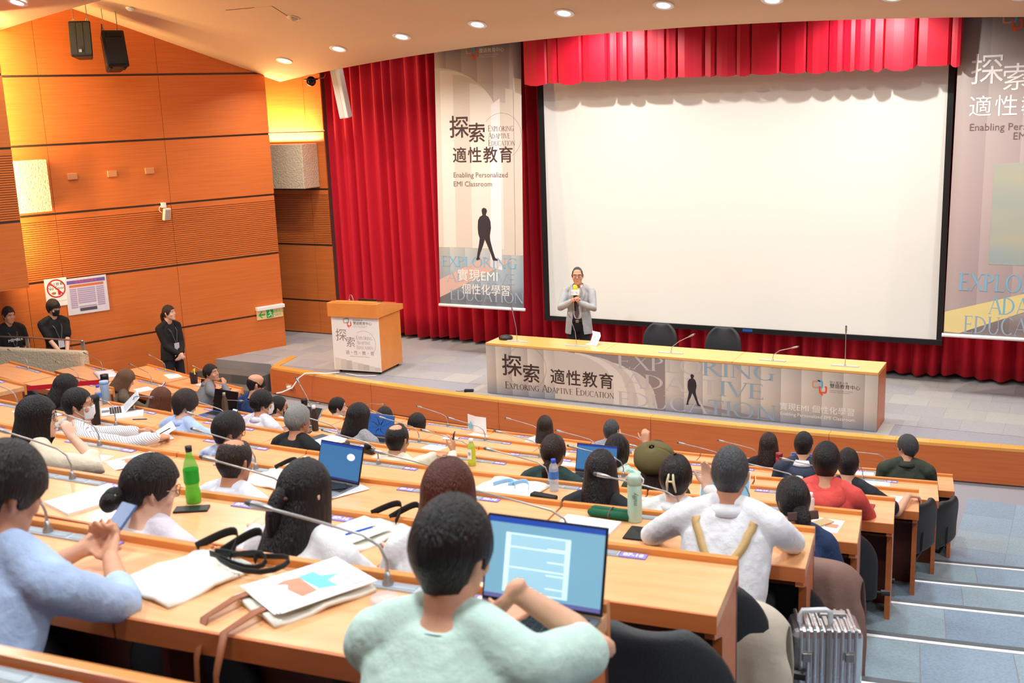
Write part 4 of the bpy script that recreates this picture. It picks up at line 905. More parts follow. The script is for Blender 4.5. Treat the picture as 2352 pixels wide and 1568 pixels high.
    if glasses:
        gm=GLASSG if glasses=='gold' else GLASS; m=MB()
        for s in (-1,1):
            m.tube([HS@V((s*.034+.026*math.cos(t_),.1-.007*abs(math.cos(t_))*1,.006+.021*math.sin(t_))) for t_ in [k*math.pi/8 for k in range(17)]],.0018,6,cap=False)
            m.tube([HS@V((s*.06,.094,.012)),HS@V((s*.08,.05,.012)),HS@V((s*.082,-.01,.008))],.0016,6)
        m.tube([HS@V((-.011,.1,.012)),HS@V((.011,.1,.012))],.0018,6); go=m.build('glasses',gm,e,True)
        for s in (-1,1): MB().lathe([(.0005,0),(.022,0)],16,HS@T(s*.033,.097,.008)@RX(R(90)),cap=False).build('lens',LENS,go)
    if mask:
        mm=MASKW if mask=='white' else MASKB; g=[]
        for z in (-.108,-.095,-.07,-.04,-.018,-.008):
            k=1-.35*max(0,(-z-.05)/.06); g.append([HS@V((.073*k*math.sin(R(az)),.004+.098*(1-.0*k)*(.92 if z<-.09 else 1)*math.cos(R(az))+.012*math.exp(-(az/25)**2)*(1 if z>-.08 else .2),z)) for az in range(-66,67,11)])
        mo=MB().grid(g).build('face_mask',mm,e,True,solid=.002)
        for s in (-1,1): MB().tube([HS@V((s*.068,.035,-.025)),HS@V((s*.079,.0,.0)),HS@V((s*.084,-.022,.0)),HS@V((s*.08,-.012,-.03)),HS@V((s*.064,.04,-.075))],.0018,6).build('ear_loop',EARL if mask=='white' else MASKB,e,True)
    if face:
        for s in (-1,1):
            MB().ball((s*.031,.0825,.009),(.0135,.006,.0055),10,HS).build('eye',EYEW,e,True); MB().ball((s*.031,.0868,.009),(.0058,.003,.0055),8,HS).build('iris',EYED,e,True)
            MB().tube([HS@V((s*.015,.095,.027)),HS@V((s*.032,.094,.032)),HS@V((s*.049,.081,.027))],[(.003,.002),(.004,.0025),(.002,.002)],6).build('eyebrow',hcol or HB,e,True)
        if not mask: MB().tube([HS@V((-.021,.086,-.0635)),HS@V((0,.0945,-.063)),HS@V((.021,.086,-.0635))],[.0022,.0036,.0022],6).build('lips',LIP,e,True)
    if openj:   # open jacket over a blouse: two front panels and lapels are laid over the shirt
        pass
    tag(e,label,'person',group)
    if row and not noseat:
        Q=e.matrix_basis@V((0,hyy-.02,0)); ck='black swivel chair under the '+label.split(',')[0]
        chair(Q,a+R(yaw),' '.join(ck.split()[:16]),'occupied swivel chairs')
    return dict(e=e,HS=HS,HM=HM,shirt=so,hz=hz,sh=sh,nk=nk,hip=hip,arms=arms,body=o,sm=sm)
def bvh_of(me):
    return BVHTree.FromPolygons([v.co.copy() for v in me.vertices],[tuple(p.vertices) for p in me.polygons])
def hairblob(p,name,pts,rads,m,n=12,disp=.1):
    mb=MB().tube([p['HS']@V(q) for q in pts],rads,n); return mb.build(name,m,p['e'],True,sub=1)
# ------------------------------------------------------------------ desks
UW=1.28; UX=[-1.72-1.284*k for k in range(6)]
ORD=['first','second','third','fourth','fifth','sixth','seventh','eighth','ninth']
def quadprism(mb,x0,x1,X0,X1,y0,y1,z0,z1):   # width x0..x1 at y1 (lip side), X0..X1 at y0 (user side)
    c=[(X0,y0),(X1,y0),(x1,y1),(x0,y1)]; mb.hexa([V((x,y,z0)) for x,y in c],[V((x,y,z1)) for x,y in c])
h=UW/2-.001; hu=h*1.014
DK={}
def dmesh():
    m=MB(); quadprism(m,-h,h,-hu,hu,-.45,-.028,.71,.758); DK['desktop']=m.mesh('desktop',DESKW)
    m=MB(); quadprism(m,-hu,hu,-hu,hu,-.458,-.4505,.69,.756); DK['front_edge']=m.mesh('front_edge',APRONW)
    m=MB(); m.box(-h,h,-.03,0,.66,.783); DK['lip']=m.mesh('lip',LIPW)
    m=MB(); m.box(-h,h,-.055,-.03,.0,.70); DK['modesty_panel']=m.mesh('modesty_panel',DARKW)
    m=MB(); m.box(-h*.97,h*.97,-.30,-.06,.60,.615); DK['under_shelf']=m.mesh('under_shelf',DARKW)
    m=MB(); m.prism([(-.30,0),(-.03,0),(-.03,.71),(-.44,.71),(-.44,.66),(-.31,.61)],-.0175,.0175,Matrix(((0,0,1,0),(1,0,0,0),(0,1,0,0),(0,0,0,1)))); DK['end_panel']=m.mesh('end_panel',APRONW)
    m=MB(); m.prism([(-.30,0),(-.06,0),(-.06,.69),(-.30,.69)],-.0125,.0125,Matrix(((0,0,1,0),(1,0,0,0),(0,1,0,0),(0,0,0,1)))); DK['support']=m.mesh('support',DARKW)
dmesh()
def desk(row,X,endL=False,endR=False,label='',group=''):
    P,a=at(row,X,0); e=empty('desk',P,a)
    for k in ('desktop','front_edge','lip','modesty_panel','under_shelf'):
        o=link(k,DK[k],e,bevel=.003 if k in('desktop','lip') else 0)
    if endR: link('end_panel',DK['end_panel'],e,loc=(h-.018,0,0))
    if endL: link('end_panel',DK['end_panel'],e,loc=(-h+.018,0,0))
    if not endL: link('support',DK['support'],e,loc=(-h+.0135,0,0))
    return tag(e,label,'desk',group)
def mics():
    d={}
    for k,pts in {'left':[(0,0,0),(0,0,.07),(-.02,0,.115),(-.07,-.005,.145),(-.2,-.02,.175),(-.36,-.035,.205)],'right':[(0,0,0),(0,0,.09),(.02,0,.125),(.06,0,.14),(.16,0,.15),(.24,-.0,.155)],'up':[(0,0,0),(0,0,.1),(-.02,0,.2),(-.08,0,.32),(-.16,0,.44)],'flat':[(0,0,0),(0,0,.12),(-.02,0,.165),(-.07,0,.19),(-.2,-.01,.2),(-.36,-.03,.21)]}.items():
        pts=[V(q) for q in pts]; dd=(pts[-1]-pts[-2]).normalized(); r=.0045
        d[k]=(MB().tube(pts,[r*1.3]+[r]*(len(pts)-1),8).mesh('stem',STEMM,True),MB().tube([pts[-1]-dd*.01,pts[-1]+dd*.015,pts[-1]+dd*.055],[r*1.4,.011,.0115],10).mesh('capsule',STEMM,True),MB().tube([pts[-1]+dd*.05,pts[-1]+dd*.07],[.0112,.0095],10).mesh('grille',mat('mic_grille',(90,90,90),.5,.6),True))
    return d
MK=mics(); PLM=MB().box(-.2,.2,-.022,.022,0,.006).mesh('base_plate',PLATE); PNM=MB().box(-.042,.042,-.016,.016,.006,.008).mesh('button_panel',PLATE2); TGM=MB().box(-.052,.052,-.022,.022,0,.005).mesh('seat_tag',LILAC); COLM=MB().lathe([(.017,0),(.017,.01),(.009,.022),(.009,.04)],12).mesh('collar',STEMM,True); DGT={}
TAGW=mat('tag_white',(246,246,250),.5)
def micunit(row,X,n,shape):
    P,a=at(row,X,.06,.7582); e=empty('desk_microphone',P,a)
    link('base_plate',PLM,e)
    for x in (-.15,-.05,.05,.15): link('button_panel',PNM,e,loc=(x,0,0))
    for x,k in ((-.255,n),(.255,n+1)):
        t=link('seat_tag',TGM,e,loc=(x,0,0)); s='%02d-%02d'%(row,k); tm=textmesh(s,.034,offset=.0012); tm.materials.clear(); tm.materials.append(TAGW); link('seat_number',tm,t,loc=(0,0,.0056))
    link('collar',COLM,e,loc=(0,.0,.006)); s,c,g=MK[shape]
    for nm,me in (('stem',s),('capsule',c),('grille',g)): link(nm,me,e,loc=(0,0,.006))
    return tag(e,'gooseneck desk microphone between lilac seat tags %02d-%02d and %02d-%02d'%(row,n,row,n+1),'microphone','gooseneck microphones on the desks')
SHAPE={(4,5):'right',(1,5):'right',(3,5):'right',(2,5):'right',(3,4):'up',(9,1):'flat',(1,0):'flat',(9,0):'flat',(5,4):'flat'}
VIS={1:range(6),2:range(6),3:range(6),4:range(6),5:range(6),6:range(5),7:range(4),8:range(3),9:range(2)}
for row,ks in VIS.items():
    for k in ks:
        desk(row,UX[k],k==5,k==0,'wood desk unit in the %s row from the stage, %s from the right aisle'%(ORD[row-1],ORD[k]),'desk units of the centre block')
        micunit(row,UX[k],17-2*k,SHAPE.get((row,k),'left'))
for row,x0 in ((1,-11.22),(2,-10.98),(3,-10.77),(4,-10.68)):
    for k in range(2):
        if row==4 and k==1: continue
        desk(row,x0-1.286*k,k==1,k==0,'wood desk unit in the left block, %s row from the stage, %s the aisle'%(ORD[row-1],'beside' if k==0 else 'away from'),'desk units of the left block'); micunit(row,x0-.05-1.25*k,3-2*k,'left')
# parapet with railing beside the left block
pp=struct(MB().hexa([V(q) for q in ((-16,10.16,0),(-12.84,10.86,0),(-12.84,11.0,0),(-16,10.30,0))],[V(q) for q in ((-16,10.16,1.37),(-12.84,10.86,1.32),(-12.84,11.0,1.32),(-16,10.30,1.37))]).build('wall_parapet',PLASTER,bevel=.03),'rough beige plaster parapet wall beside the left desk block')
MB().hexa([V(q) for q in ((-16,10.9,0),(-12.9,11.1,0),(-13.6,12.4,0),(-16,12,0))],[V(q) for q in ((-16,10.9,.24),(-12.9,11.1,.16),(-13.6,12.4,.16),(-16,12,.24))]).build('ramp',CARPB,pp)
rl=empty('handrail',(-12.95,11.0,1.31)); MB().tube([(-3,-.62,.19),(-.9,-.18,.165),(.0,.0,.14)],[(.012,.025)]*3,8,side=(0,0,1)).build('top_rail',STEEL,rl)
for x,y,z in ((.0,0,.14),(-.95,-.19,.165)): MB().box(x-.03,x+.03,y-.012,y+.012,0,z).build('post',STEEL,rl)
tag(rl,'grey metal handrail on top of the plaster parapet','handrail')
# stanchion with red belts across the left aisle
P,a=at(4,-9.15,.2); e=empty('stanchion',(-9.99,8.73,TIER[2])); MB().lathe([(.16,0),(.16,.02),(.03,.035),(.03,.9),(.045,.905),(.045,1.0),(.04,1.005)],20).build('post',mat('post_bronze',(120,96,86),.25,.8),e,True); MB().lathe([(.046,.955),(.046,1.012),(.001,1.014)],20).build('cap',BLACKP,e,True)
for dx,dy in ((-1.9,-1.7),): MB().hexa([V((0,0,.90)),V((dx,dy,.90)),V((dx,dy+.003,.90)),V((0,.003,.90))],[V((0,0,.955)),V((dx,dy,.955)),V((dx,dy+.003,.955)),V((0,.003,.955))]).build('belt',REDBELT,e)
tag(e,'bronze stanchion post with a red retractable belt in the left aisle','stanchion')
# ------------------------------------------------------------------ the audience
AU='seated audience'
def H(row,X,b,hz,label,**k): return person(label,row,X,b,hz,group=AU,**k)
BLK=(24,25,28)
p=H(8,-1.22,.56,1.15,'person in a mint T-shirt with short black hair leaning on a hand by a laptop',hair='short',hopt=dict(over=dict(th=.024),amp=.03),shirt=(196,226,216),sleeve='short',Rr=(.09,.14,.98),L=(-.03,.20,.86),pole={1:V((1,.35,-.75)),-1:V((-1,.1,-.8))},palm={1:((-.55,.15,-.8),(-.75,.2,.3)),-1:((.8,.4,.1),(0,-.3,1))},vox=.006,hi=True,hp=14,hy=-8,lany=True,skin=0,w=1.05,curl=.45,hsc=.96)
p=H(8,-2.50,.60,1.175,'person in a light blue shirt with rolled sleeves holding a phone',hair='fringe',shirt=(176,200,238),sleeve='roll',Rr=(.0,.34,.82),L=(-.13,.36,.82),pole={1:V((1,.1,-.9)),-1:V((-.8,0,-1))},palm={1:((-.55,.65,.35),(-.5,-.2,.6)),-1:((.5,.7,.35),(.5,-.2,.6))},vox=.006,hi=True,hp=22,hy=-14,w=1.08,collar=True,curl=.75,skin=1); PH8=p
p=H(7,-3.13,.70,1.10,'woman with black bun in a pale ruffled blouse',hair='updo',hopt=dict(over=dict(th=.02)),shirt=(226,220,232),L='lap',Rr='desk',vox=.007,hi=True,hy=-34,hp=14,glasses='gold',skin=2,w=.92)
for k,(q,r) in enumerate((((0,-.135,-.045),.042),((.018,-.15,-.055),.034),((-.022,-.145,-.06),.034))): hairblob(p,'hair_bun',[(q[0]-.012,q[1],q[2]-.012),(q[0]+.012,q[1],q[2]+.012)],[r,r],HB)
MB().tube([p['HS']@V(q) for q in ((-.05,-.13,-.09),(0,-.17,-.06),(.045,-.14,-.02))],.005).build('hair_tie',mat('tie_olive',(150,140,110),.4,.3),p['e'],True)
for s in (-1,1): MB().grid([[V((s*(.05+.11*t)+.012*math.sin(i*2.2),-.125+.09*t+dy,p['hz']-.19-.06*t+.02*math.sin(i*1.7)+dz)) for i,t in enumerate([k/14 for k in range(15)])] for dy,dz in ((0,0),(-.03,.02),(-.05,-.01))]).build('ruffle',p['sm'],p['e'],True,solid=.003)
p=H(7,-2.47,.64,1.13,'woman with long black hair half tied up in a white jacket',hair='long',hopt=dict(over=dict(th=.018),amp=.035),shirt=(240,240,242),vox=.007,hi=True,hy=-12,hp=8,skin=2,w=.98,L='lap',Rr='desk')
hairblob(p,'ponytail',[(.0,-.125,.02),(.0,-.15,-.02),(.0,-.155,-.1),(0,-.15,-.18)],[.03,.034,.03,.012],HB); MB().tube([p['HS']@V(q) for q in ((-.03,-.125,.01),(0,-.145,.006),(.03,-.125,.01))],.008).build('hair_tie',mat('tie_brown',(90,60,52),.6),p['e'],True)
p=H(7,-1.90,.62,1.18,'woman with long chestnut brown hair in front of the mint T-shirt person',hair='long',hcol=HRED,shirt=(236,236,238),vox=.009,hi=True,skin=2,w=.95)
p=H(6,-1.36,.46,1.20,'man in a white shirt with tan suspenders and grizzled hair',hair='crop',hcol=HSP,shirt=(240,242,248),vox=.008,hi=True,L=(-.30,.33,.76),Rr=(.10,.36,.78),pole={1:V((1.3,-.1,-.55)),-1:V((-1.2,-.2,-.6))},w=1.16,torso=1.1,collar=True,hp=6,skin=3,trou=cloth((52,62,66)))
bv=bvh_of(p['shirt'].data); z0=p['hz']; TAN=mat('suspender_tan',(206,172,116),.7,bump=.2,bscale=300)
for s in (-1,1): snapstrap('suspender',bv,[(s*.13,.05,z0-.15),(s*.12,-.08,z0-.19),(s*.075,-.2,z0-.28),(s*.0,-.3,z0-.40)],.036,TAN,p['e'])
snapstrap('suspender',bv,[(0,-.3,z0-.39),(0,-.3,z0-.72)],.036,TAN,p['e']); q=bv.find_nearest(V((0,-.3,z0-.40)))[0]; MB().prism([(-.035,-.02),(.035,-.02),(0,.035)],-.008,.004,T(q.x,q.y-.006,q.z)@RX(R(80))).build('suspender_patch',mat('patch_dark',(40,36,40),.6),p['e'])
SUSP=p
p=H(5,-1.34,.60,1.05,'girl with black hair and a brown bow in a navy shirt',hair='updo',hopt=dict(over=dict(th=.02,low=[(0,.06),(40,.05),(58,.0),(72,-.06),(90,-.07),(180,-.1)])),shirt=(36,56,92),sleeve='short',vox=.008,hi=True,hy=28,hp=22,glasses='dark',mask='white',skin=0)
hairblob(p,'ponytail',[(.0,-.1,-.07),(.0,-.12,-.11),(.0,-.11,-.2)],[.05,.045,.02],HB)
BOW=mat('bow_brown',(86,58,54),.8); MB().box(-.085,.085,-.13,-.115,-.105,-.058,p['HS']).build('hair_bow',BOW,p['e'],bevel=.006)
p=H(4,-1.45,.50,1.19,'person in a coral red hooded jacket with black hair beside the aisle',hair='fringe',shirt=(228,84,76),vox=.009,hi=True,L='lap',Rr=(.08,.30,.72),pole={1:V((1.4,-.1,-.5)),-1:V((-1,-.3,-1))},w=1.08,skin=1,hp=4,noseat=True)
g=[]
for j in range(7):
    v=j/6; g.append([V(((.11+.05*math.sin(v*2.6))*math.sin(t_),-.05-(.105+.075*math.sin(v*3.0))*math.cos(t_),p['hz']-.125-.16*v-.02*math.cos(t_*2))) for t_ in [R(-118+236*i/20) for i in range(21)]])
MB().grid(g).build('hood',p['sm'],p['e'],True,solid=.012)
g=[[V((sx*(.19+.04*v),-.16+.05*math.cos(sx*2)-.09*v,p['hz']-.55-.42*v)) for sx in [-1+i/5 for i in range(11)]] for v in [k/5 for k in range(6)]]
MB().grid(g).build('jacket_hem',p['sm'],p['e'],True,solid=.012)
p=H(3,-1.52,.60,1.17,'man in a black short sleeved shirt resting an arm on a chair back',hair='crop',shirt=(40,44,52),sleeve='short',vox=.009,Rr=(.44,.32,.82),pole={1:V((.4,-.5,-1))},palm={1:((.75,.55,-.25),(0,-.1,-1))},skin=0,hp=6,curl=.5)
p=H(2,-2.14,.55,1.23,'person in a dark navy hooded jacket with cropped black hair',hair='crop',shirt=(52,60,78),vox=.010,hp=8,skin=0,hy=-6,w=1.05,collar=(236,238,244))
g=[[V(((.1+.04*math.sin(v*2.6))*math.sin(t_),-.05-(.1+.07*math.sin(v*3.0))*math.cos(t_),p['hz']-.155-.13*v)) for t_ in [R(-105+210*i/16) for i in range(17)]] for v in [k/5 for k in range(6)]]
MB().grid(g).build('hood',p['sm'],p['e'],True,solid=.012)
H(1,-2.76,.60,1.16,'woman in black with wavy dark brown hair in the front row',hair='shoulder',hcol=HDB,hopt=dict(amp=.09),shirt=BLK,vox=.011)
H(1,-1.45,.58,1.24,'man in an olive green jacket with grey hair turned sideways',hair='thin',hcol=HSP,hopt=dict(over=dict(th=.02)),shirt=(58,66,54),vox=.009,hy=42,glasses='gold',face=True,w=1.15,skin=1,collar=True,Rr='desk')
p=H(5,-1.98,.60,1.12,'woman with black hair pinned by a cream claw clip, white shirt',hair='updo',hopt=dict(over=dict(th=.024)),shirt=(240,240,238),vox=.008,hi=True,collar=True,skin=2,Rr=(.13,.2,.98),pole={1:V((1,0,-.8))},palm={1:((.0,.2,1),(0,-1,.2))},w=.95,curl=.3)
CRM=mat('clip_cream',(232,214,176),.35)
for s in (-1,1): MB().tube([p['HS']@V(q) for q in ((s*.012+.0,-.118,.06),(s*.018,-.135,.02),(s*.024+.004,-.125,-.035))],[(.006,.01),(.008,.014),(.005,.008)],8).build('hair_claw',CRM,p['e'],True)
MB().tube([p['HS']@V(q) for q in ((-.016,-.135,.025),(.016,-.135,.025))],.006).build('hair_claw_hinge',CRM,p['e'],True)
p=H(4,-2.55,.60,1.14,'woman wearing an olive beret over long dark brown hair',hair='long',hcol=HDB,hopt=dict(amp=.06),shirt=(64,72,42),vox=.010)
BER=mat('beret_olive',(98,88,52),.9,bump=.25,bscale=200)
mb=MB(); n=28; g=[]
for r_,z in ((.09,.028),(.105,.035),(.135,.055),(.145,.085),(.135,.12),(.105,.15),(.06,.168),(.02,.175)):
    g.append([p['HS']@T(0,-.02,-.025)@RX(R(16))@V((r_*.92*math.cos(t_)*(1+.03*math.sin(5*t_)),-.02+r_*.98*math.sin(t_)-.25*(z-.03),z-.2*max(0,-math.sin(t_))*r_)) for t_ in [2*math.pi*i/n for i in range(n+1)]])
MB().grid(g).build('beret',BER,p['e'],True,solid=.008); MB().ball((0,-.055,.175),.008,8,p['HS']@T(0,-.02,-.025)@RX(R(16))).build('beret_stem',BER,p['e'],True)
FLM=mat('floral_print',(226,234,222),.8,noisec=(96,190,170),nscale=26,amt=.25)
p=H(3,-3.33,.60,1.11,'person with curly black hair in a floral print top',hair='afro',hopt=dict(amp=.12),shirtm=FLM,sleeve='short',vox=.010,Rr=(.16,.28,1.08),pole={1:V((1,.2,-1))},palm={1:((-.2,.3,1),(0,1,0))},skin=1,curl=.7)
p=H(1,-4.44,.60,1.16,'person with greying black hair holding up a black camera',hair='thin',hcol=HSP,shirt=(150,158,170),vox=.009,hp=14,L=(-.12,.22,.98),Rr=(.0,.24,1.0),palm={-1:((.1,.3,.8),(.6,.5,0)),1:((-.3,.4,.6),(-.6,.4,0))},skin=0)
CAMP=p
p=H(4,-3.31,.60,1.12,'woman with a low black ponytail in a dark green top',hair='updo',hcol=HDB,hopt=dict(over=dict(th=.02)),shirt=(38,60,58),vox=.010,w=1.05)
hairblob(p,'ponytail',[(.0,-.11,-.045),(.0,-.135,-.075),(-.005,-.13,-.15),(-.01,-.11,-.28)],[.028,.038,.042,.018],HDB)
p=H(5,-2.42,.60,1.11,'woman with straight black hair in a black sleeveless top',hair='shoulder',hopt=dict(amp=.015),shirt=(32,34,38),sleeve='none',vox=.008,hi=True,skin=2,w=1.0,Rr='desk')
H(1,-5.23,.60,1.12,'woman with long straight dark hair in a white top in the front row',hair='long',hcol=HDB,shirt=(240,238,238),vox=.010,hy=14,skin=2)
p=H(4,-4.60,.62,1.09,'man with a thinning crown in a cream shirt holding a phone',hair='short',hopt=dict(spot=((0,-.25,.9),.55),over=dict(th=.014)),shirt=(230,222,198),vox=.007,collar=True,lany=True,Rr=(.27,.36,.88),L=(.12,.36,.84),pole={1:V((1,.1,-.8))},palm={1:((-.1,.4,.9),(-.9,.1,.2)),-1:((.9,.3,.1),(0,-.2,-1))},hp=8,skin=1,curl=.5); PH4=p
p=H(3,-5.90,.56,1.14,'woman with a black bob in a grey knit sweater',hair='bob',shirtm=mat('knit_grey',(172,172,174),.95,noisec=(140,140,144),nscale=60,bump=.6,bscale=90,amt=.5),vox=.010,hy=-28,hp=10,glasses='dark',skin=0,lany=True)
H(1,-7.33,.75,1.03,'woman with glossy black hair seated low behind the blue laptop screen',hair='bob',shirt=(60,62,70),vox=.011,hp=12)
H(1,-6.85,.75,1.01,'woman with a smooth black bob and glasses slouching in the front row',hair='bob',shirt=(70,66,72),vox=.011,hp=10,hy=-16,glasses='dark',skin=2)
H(1,-8.06,.75,1.07,'young person with neat short black hair in profile in the front row',hair='short',shirt=(236,236,240),vox=.009,hy=-40,skin=2,face=True)
H(4,-5.56,.60,1.14,'man with silver grey hair in a black top',hair='short',hcol=HGR,hopt=dict(amp=.05,over=dict(th=.022,low=[(0,.07),(35,.06),(55,.02),(70,-.02),(84,-.03),(94,-.004),(108,-.03),(120,-.08),(140,-.11),(180,-.12)])),shirt=BLK,vox=.009,lany=True,hy=-14,skin=3)
H(2,-7.90,.72,1.07,'person with black hair, glasses and a black face mask',hair='short',shirt=(226,226,232),vox=.009,hy=-38,glasses='dark',mask='black',skin=1)
H(3,-7.05,.60,1.16,'person with thick black hair in a white shirt wearing a white mask',hair='fringe',shirt=(234,230,242),vox=.009,hy=-30,mask='white',collar=True,lany=True,glasses='dark',skin=1,Rr='desk')
p=H(2,-8.38,.56,1.24,'bald man in a navy sweater with glasses',hair='short',hopt=dict(topbald=[(0,-.02),(60,-.02),(75,.02),(100,.045),(140,.06),(180,.065)],over=dict(th=.009)),shirt=(36,60,108),vox=.009,hy=-30,glasses='dark',lany=True,skin=1,hp=12,w=1.05)
p=H(1,-10.6,.60,1.16,'man in a grey suit jacket looking up with a hand at his chin',hair='crop',hopt=dict(over=dict(th=.022)),shirt=(132,132,136),vox=.008,yaw=-25,hy=-42,hp=-12,face=True,Rr=(.13,.13,.99),pole={1:V((.6,.5,-1))},palm={1:((-.5,.1,.6),(-.6,-.3,0))},skin=1,collar=True,curl=.8)
p=H(4,-6.82,.60,1.14,'woman with short dark hair in a light blue shirt looking at a phone',hair='fringe',hcol=HDB,hopt=dict(over=dict(low=[(0,.03),(40,.02),(58,-.02),(72,-.06),(82,-.04),(100,-.02),(116,-.07),(140,-.1),(180,-.105)])),shirt=(180,202,242),vox=.008,hy=-22,hp=26,collar=True,Rr=(.24,.30,.86),pole={1:V((1.2,-.1,-.6))},palm={1:((-.3,.7,.5),(-.7,-.2,.3))},skin=2,w=1.08,curl=.7); PH4b=p
H(3,-8.45,.66,1.05,'woman with long light brown hair seated at the aisle end',hair='long',hcol=HBR,shirt=(70,56,46),vox=.011,glasses='dark',hy=-20)
p=H(2,-10.66,.74,1.06,'woman with a light brown bob in a brown jacket checking a phone',hair='bob',hcol=HLB,shirt=(98,84,66),vox=.009,yaw=-26,hy=-8,hp=26,collar=True,Rr=(.14,.34,.84),palm={1:((-.2,.7,.6),(-.7,-.2,.3))},skin=2,curl=.7); PH2=p
STR=mat('stripe_shirt',(236,238,242),.8)
def stripes(m):
    n=m.node_tree.nodes; l=m.node_tree.links; tc=n.new('ShaderNodeTexCoord'); wv=n.new('ShaderNodeTexWave'); wv.inputs['Scale'].default_value=34; wv.inputs['Distortion'].default_value=.6; wv.bands_direction='DIAGONAL'; l.new(tc.outputs['Object'],wv.inputs[0]); r=n.new('ShaderNodeValToRGB'); r.color_ramp.elements[0].color=(*lin(150,146,154),1); r.color_ramp.elements[0].position=.12; r.color_ramp.elements[1].color=(*lin(238,238,242),1); r.color_ramp.elements[1].position=.3; l.new(wv.outputs[0],r.inputs[0]); l.new(r.outputs[0],n['Principled BSDF'].inputs['Base Color'])
stripes(STR)
p=H(5,-6.55,.64,1.15,'man in a striped shirt and white mask writing on papers',hair='short',hopt=dict(over=dict(th=.018)),shirtm=STR,vox=.006,hi=True,yaw=-14,hy=-34,mask='white',glasses='gold',lany=True,collar=True,Rr=(.32,.44,.82),L=(.1,.48,.82),pole={1:V((1,-.1,-.7)),-1:V((-.6,0,-1))},palm={1:((-.35,.8,-.1),(-.3,-.2,-1)),-1:((.5,.8,.1),(.4,-.1,-.9))},skin=1,curl=.6); PH5=p
H(4,-8.44,.60,1.11,'woman with long black hair in black beside the red belt',hair='long',shirt=BLK,vox=.011,hy=-20,hp=14)
p=H(6,-5.43,.60,1.14,'woman in a beige jacket and glasses propping her chin on her hand',hair='shoulder',hopt=dict(amp=.03),shirt=(230,218,194),sleeve='roll',vox=.006,hi=True,yaw=-12,hy=-36,hp=2,glasses='dark',face=True,Rr=(.12,.13,.98),pole={1:V((.9,.35,-.8))},palm={1:((-.4,-.1,.8),(-.7,-.1,0))},skin=2,curl=.95)
p=H(6,-3.90,.66,1.07,'man with a balding crown in a pale shirt and black lanyard',hair='short',hcol=HDB,hopt=dict(spot=((0,-.1,1),.62),over=dict(th=.014)),shirt=(232,236,248),vox=.008,hi=True,collar=True,lany=True,hp=10,skin=3,Rr='desk')
PLD=mat('plaid_shirt',(88,112,168),.85,noisec=(196,206,226),nscale=14,amt=.3)
p=H(5,-5.10,.62,1.11,'man with black hair and glasses in a blue plaid shirt',hair='fringe',shirtm=PLD,vox=.008,hi=True,hy=-26,hp=18,glasses='gold',lany=True,collar=True,skin=1)
# standing people
def jacket(p,col,hem,open0,open1,mt=None,name='jacket',w=1.0):
    """tailored jacket grown over the figure, cut open down the front"""
    mb=MB(); hip,sh=p['hip'],p['sh']; lp=lambda t:hip.lerp(sh,t); g=.03
    mb.tube([V((0,hip.y,hem)),hip,lp(.3),lp(.62),lp(.88),sh+V((0,.005,.05))],[(.205*w+.01,.165),(.195*w,.155),(.172*w,.135),(.178*w,.135),(.17*w,.12),(.11*w,.095)],22,side=(1,0,0))
    for s in (-1,1): mb.tube([sh+V((s*.045,.008,.07)),sh+V((s*.11,.0,.04)),sh+V((s*.19*w,-.005,-.005))],[.046,.056,.064],12)
    for s,(shp,el,wr,tg) in p['arms'].items(): mb.tube([shp,shp.lerp(el,.5),el,el.lerp(wr,.4),el.lerp(wr,.86)],[.066,.063,.058,.054,.046],14)
    me=remesh(mb,name,.011,[mt or cloth(col)],4,0,.004,10)
    b=bmesh.new(); b.from_mesh(me); z0,z1=hem,sh.z
    def rm(c):
        if c.y<.03 or abs(c.x)>.12 or c.z>z1+.12: 
            return c.z>z1+.045 and abs(c.x)<.075 and c.y>-.03 or (c.z<hem-.0)
        t=(c.z-z0)/(z1-z0); return abs(c.x)<open0+(open1-open0)*abs(t-.45)*2*(1 if t<.45 else .9) or c.z<hem+.0
    dead=[f for f in b.faces if rm(f.calc_center_median())]
    # keep hands and forearms in front of the chest out of the cut
    keep=set()
    for s,(shp,el,wr,tg) in p['arms'].items():
        for f in dead:
            c=f.calc_center_median(); d=wr-el; t=max(0,min(1,(c-el).dot(d)/d.length_squared)); 
            if (c-(el+d*t)).length<.075: keep.add(f)
    bmesh.ops.delete(b,geom=[f for f in dead if f not in keep],context='FACES')
    for _ in range(8): bmesh.ops.smooth_vert(b,verts=[v for v in b.verts if v.is_boundary],factor=.5,use_axis_x=True,use_axis_y=True,use_axis_z=True)
    b.to_mesh(me); b.free()
    o=link(name,me,p['e'],solid=-.006); return o
p=person('man in a light grey suit jacket speaking into a yellow microphone on stage',loc=(-6.76,14.86,ST),stand=True,hz=1.60,yaw=194,hy=8,hair='thin',hcol=HSP,hsc=1.06,hopt=dict(over=dict(th=.007,low=[(0,.1),(25,.098),(42,.088),(54,.055),(62,.03),(74,-.01),(86,-.02),(94,.0),(106,.0),(118,-.05),(140,-.075),(180,-.08)])),shirt=(238,232,230),L=(-.045,.20,1.235),Rr=(.045,.205,1.26),pole={1:V((1,-.3,-.75)),-1:V((-1,-.3,-.75))},palm={1:((-.55,.35,.55),(-.6,.1,-.3)),-1:((.55,.4,.6),(.6,.1,-.3))},vox=.006,face=True,glasses='dark',skin=1,curl=1.0,trou=cloth((28,27,32)),w=1.06,hi=True,collar=(240,240,242),lany=mat('lanyard_grey',(70,74,84),.6),gs=-.006,sleeve='none')
jacket(p,(172,174,178),.72,.06,.10)
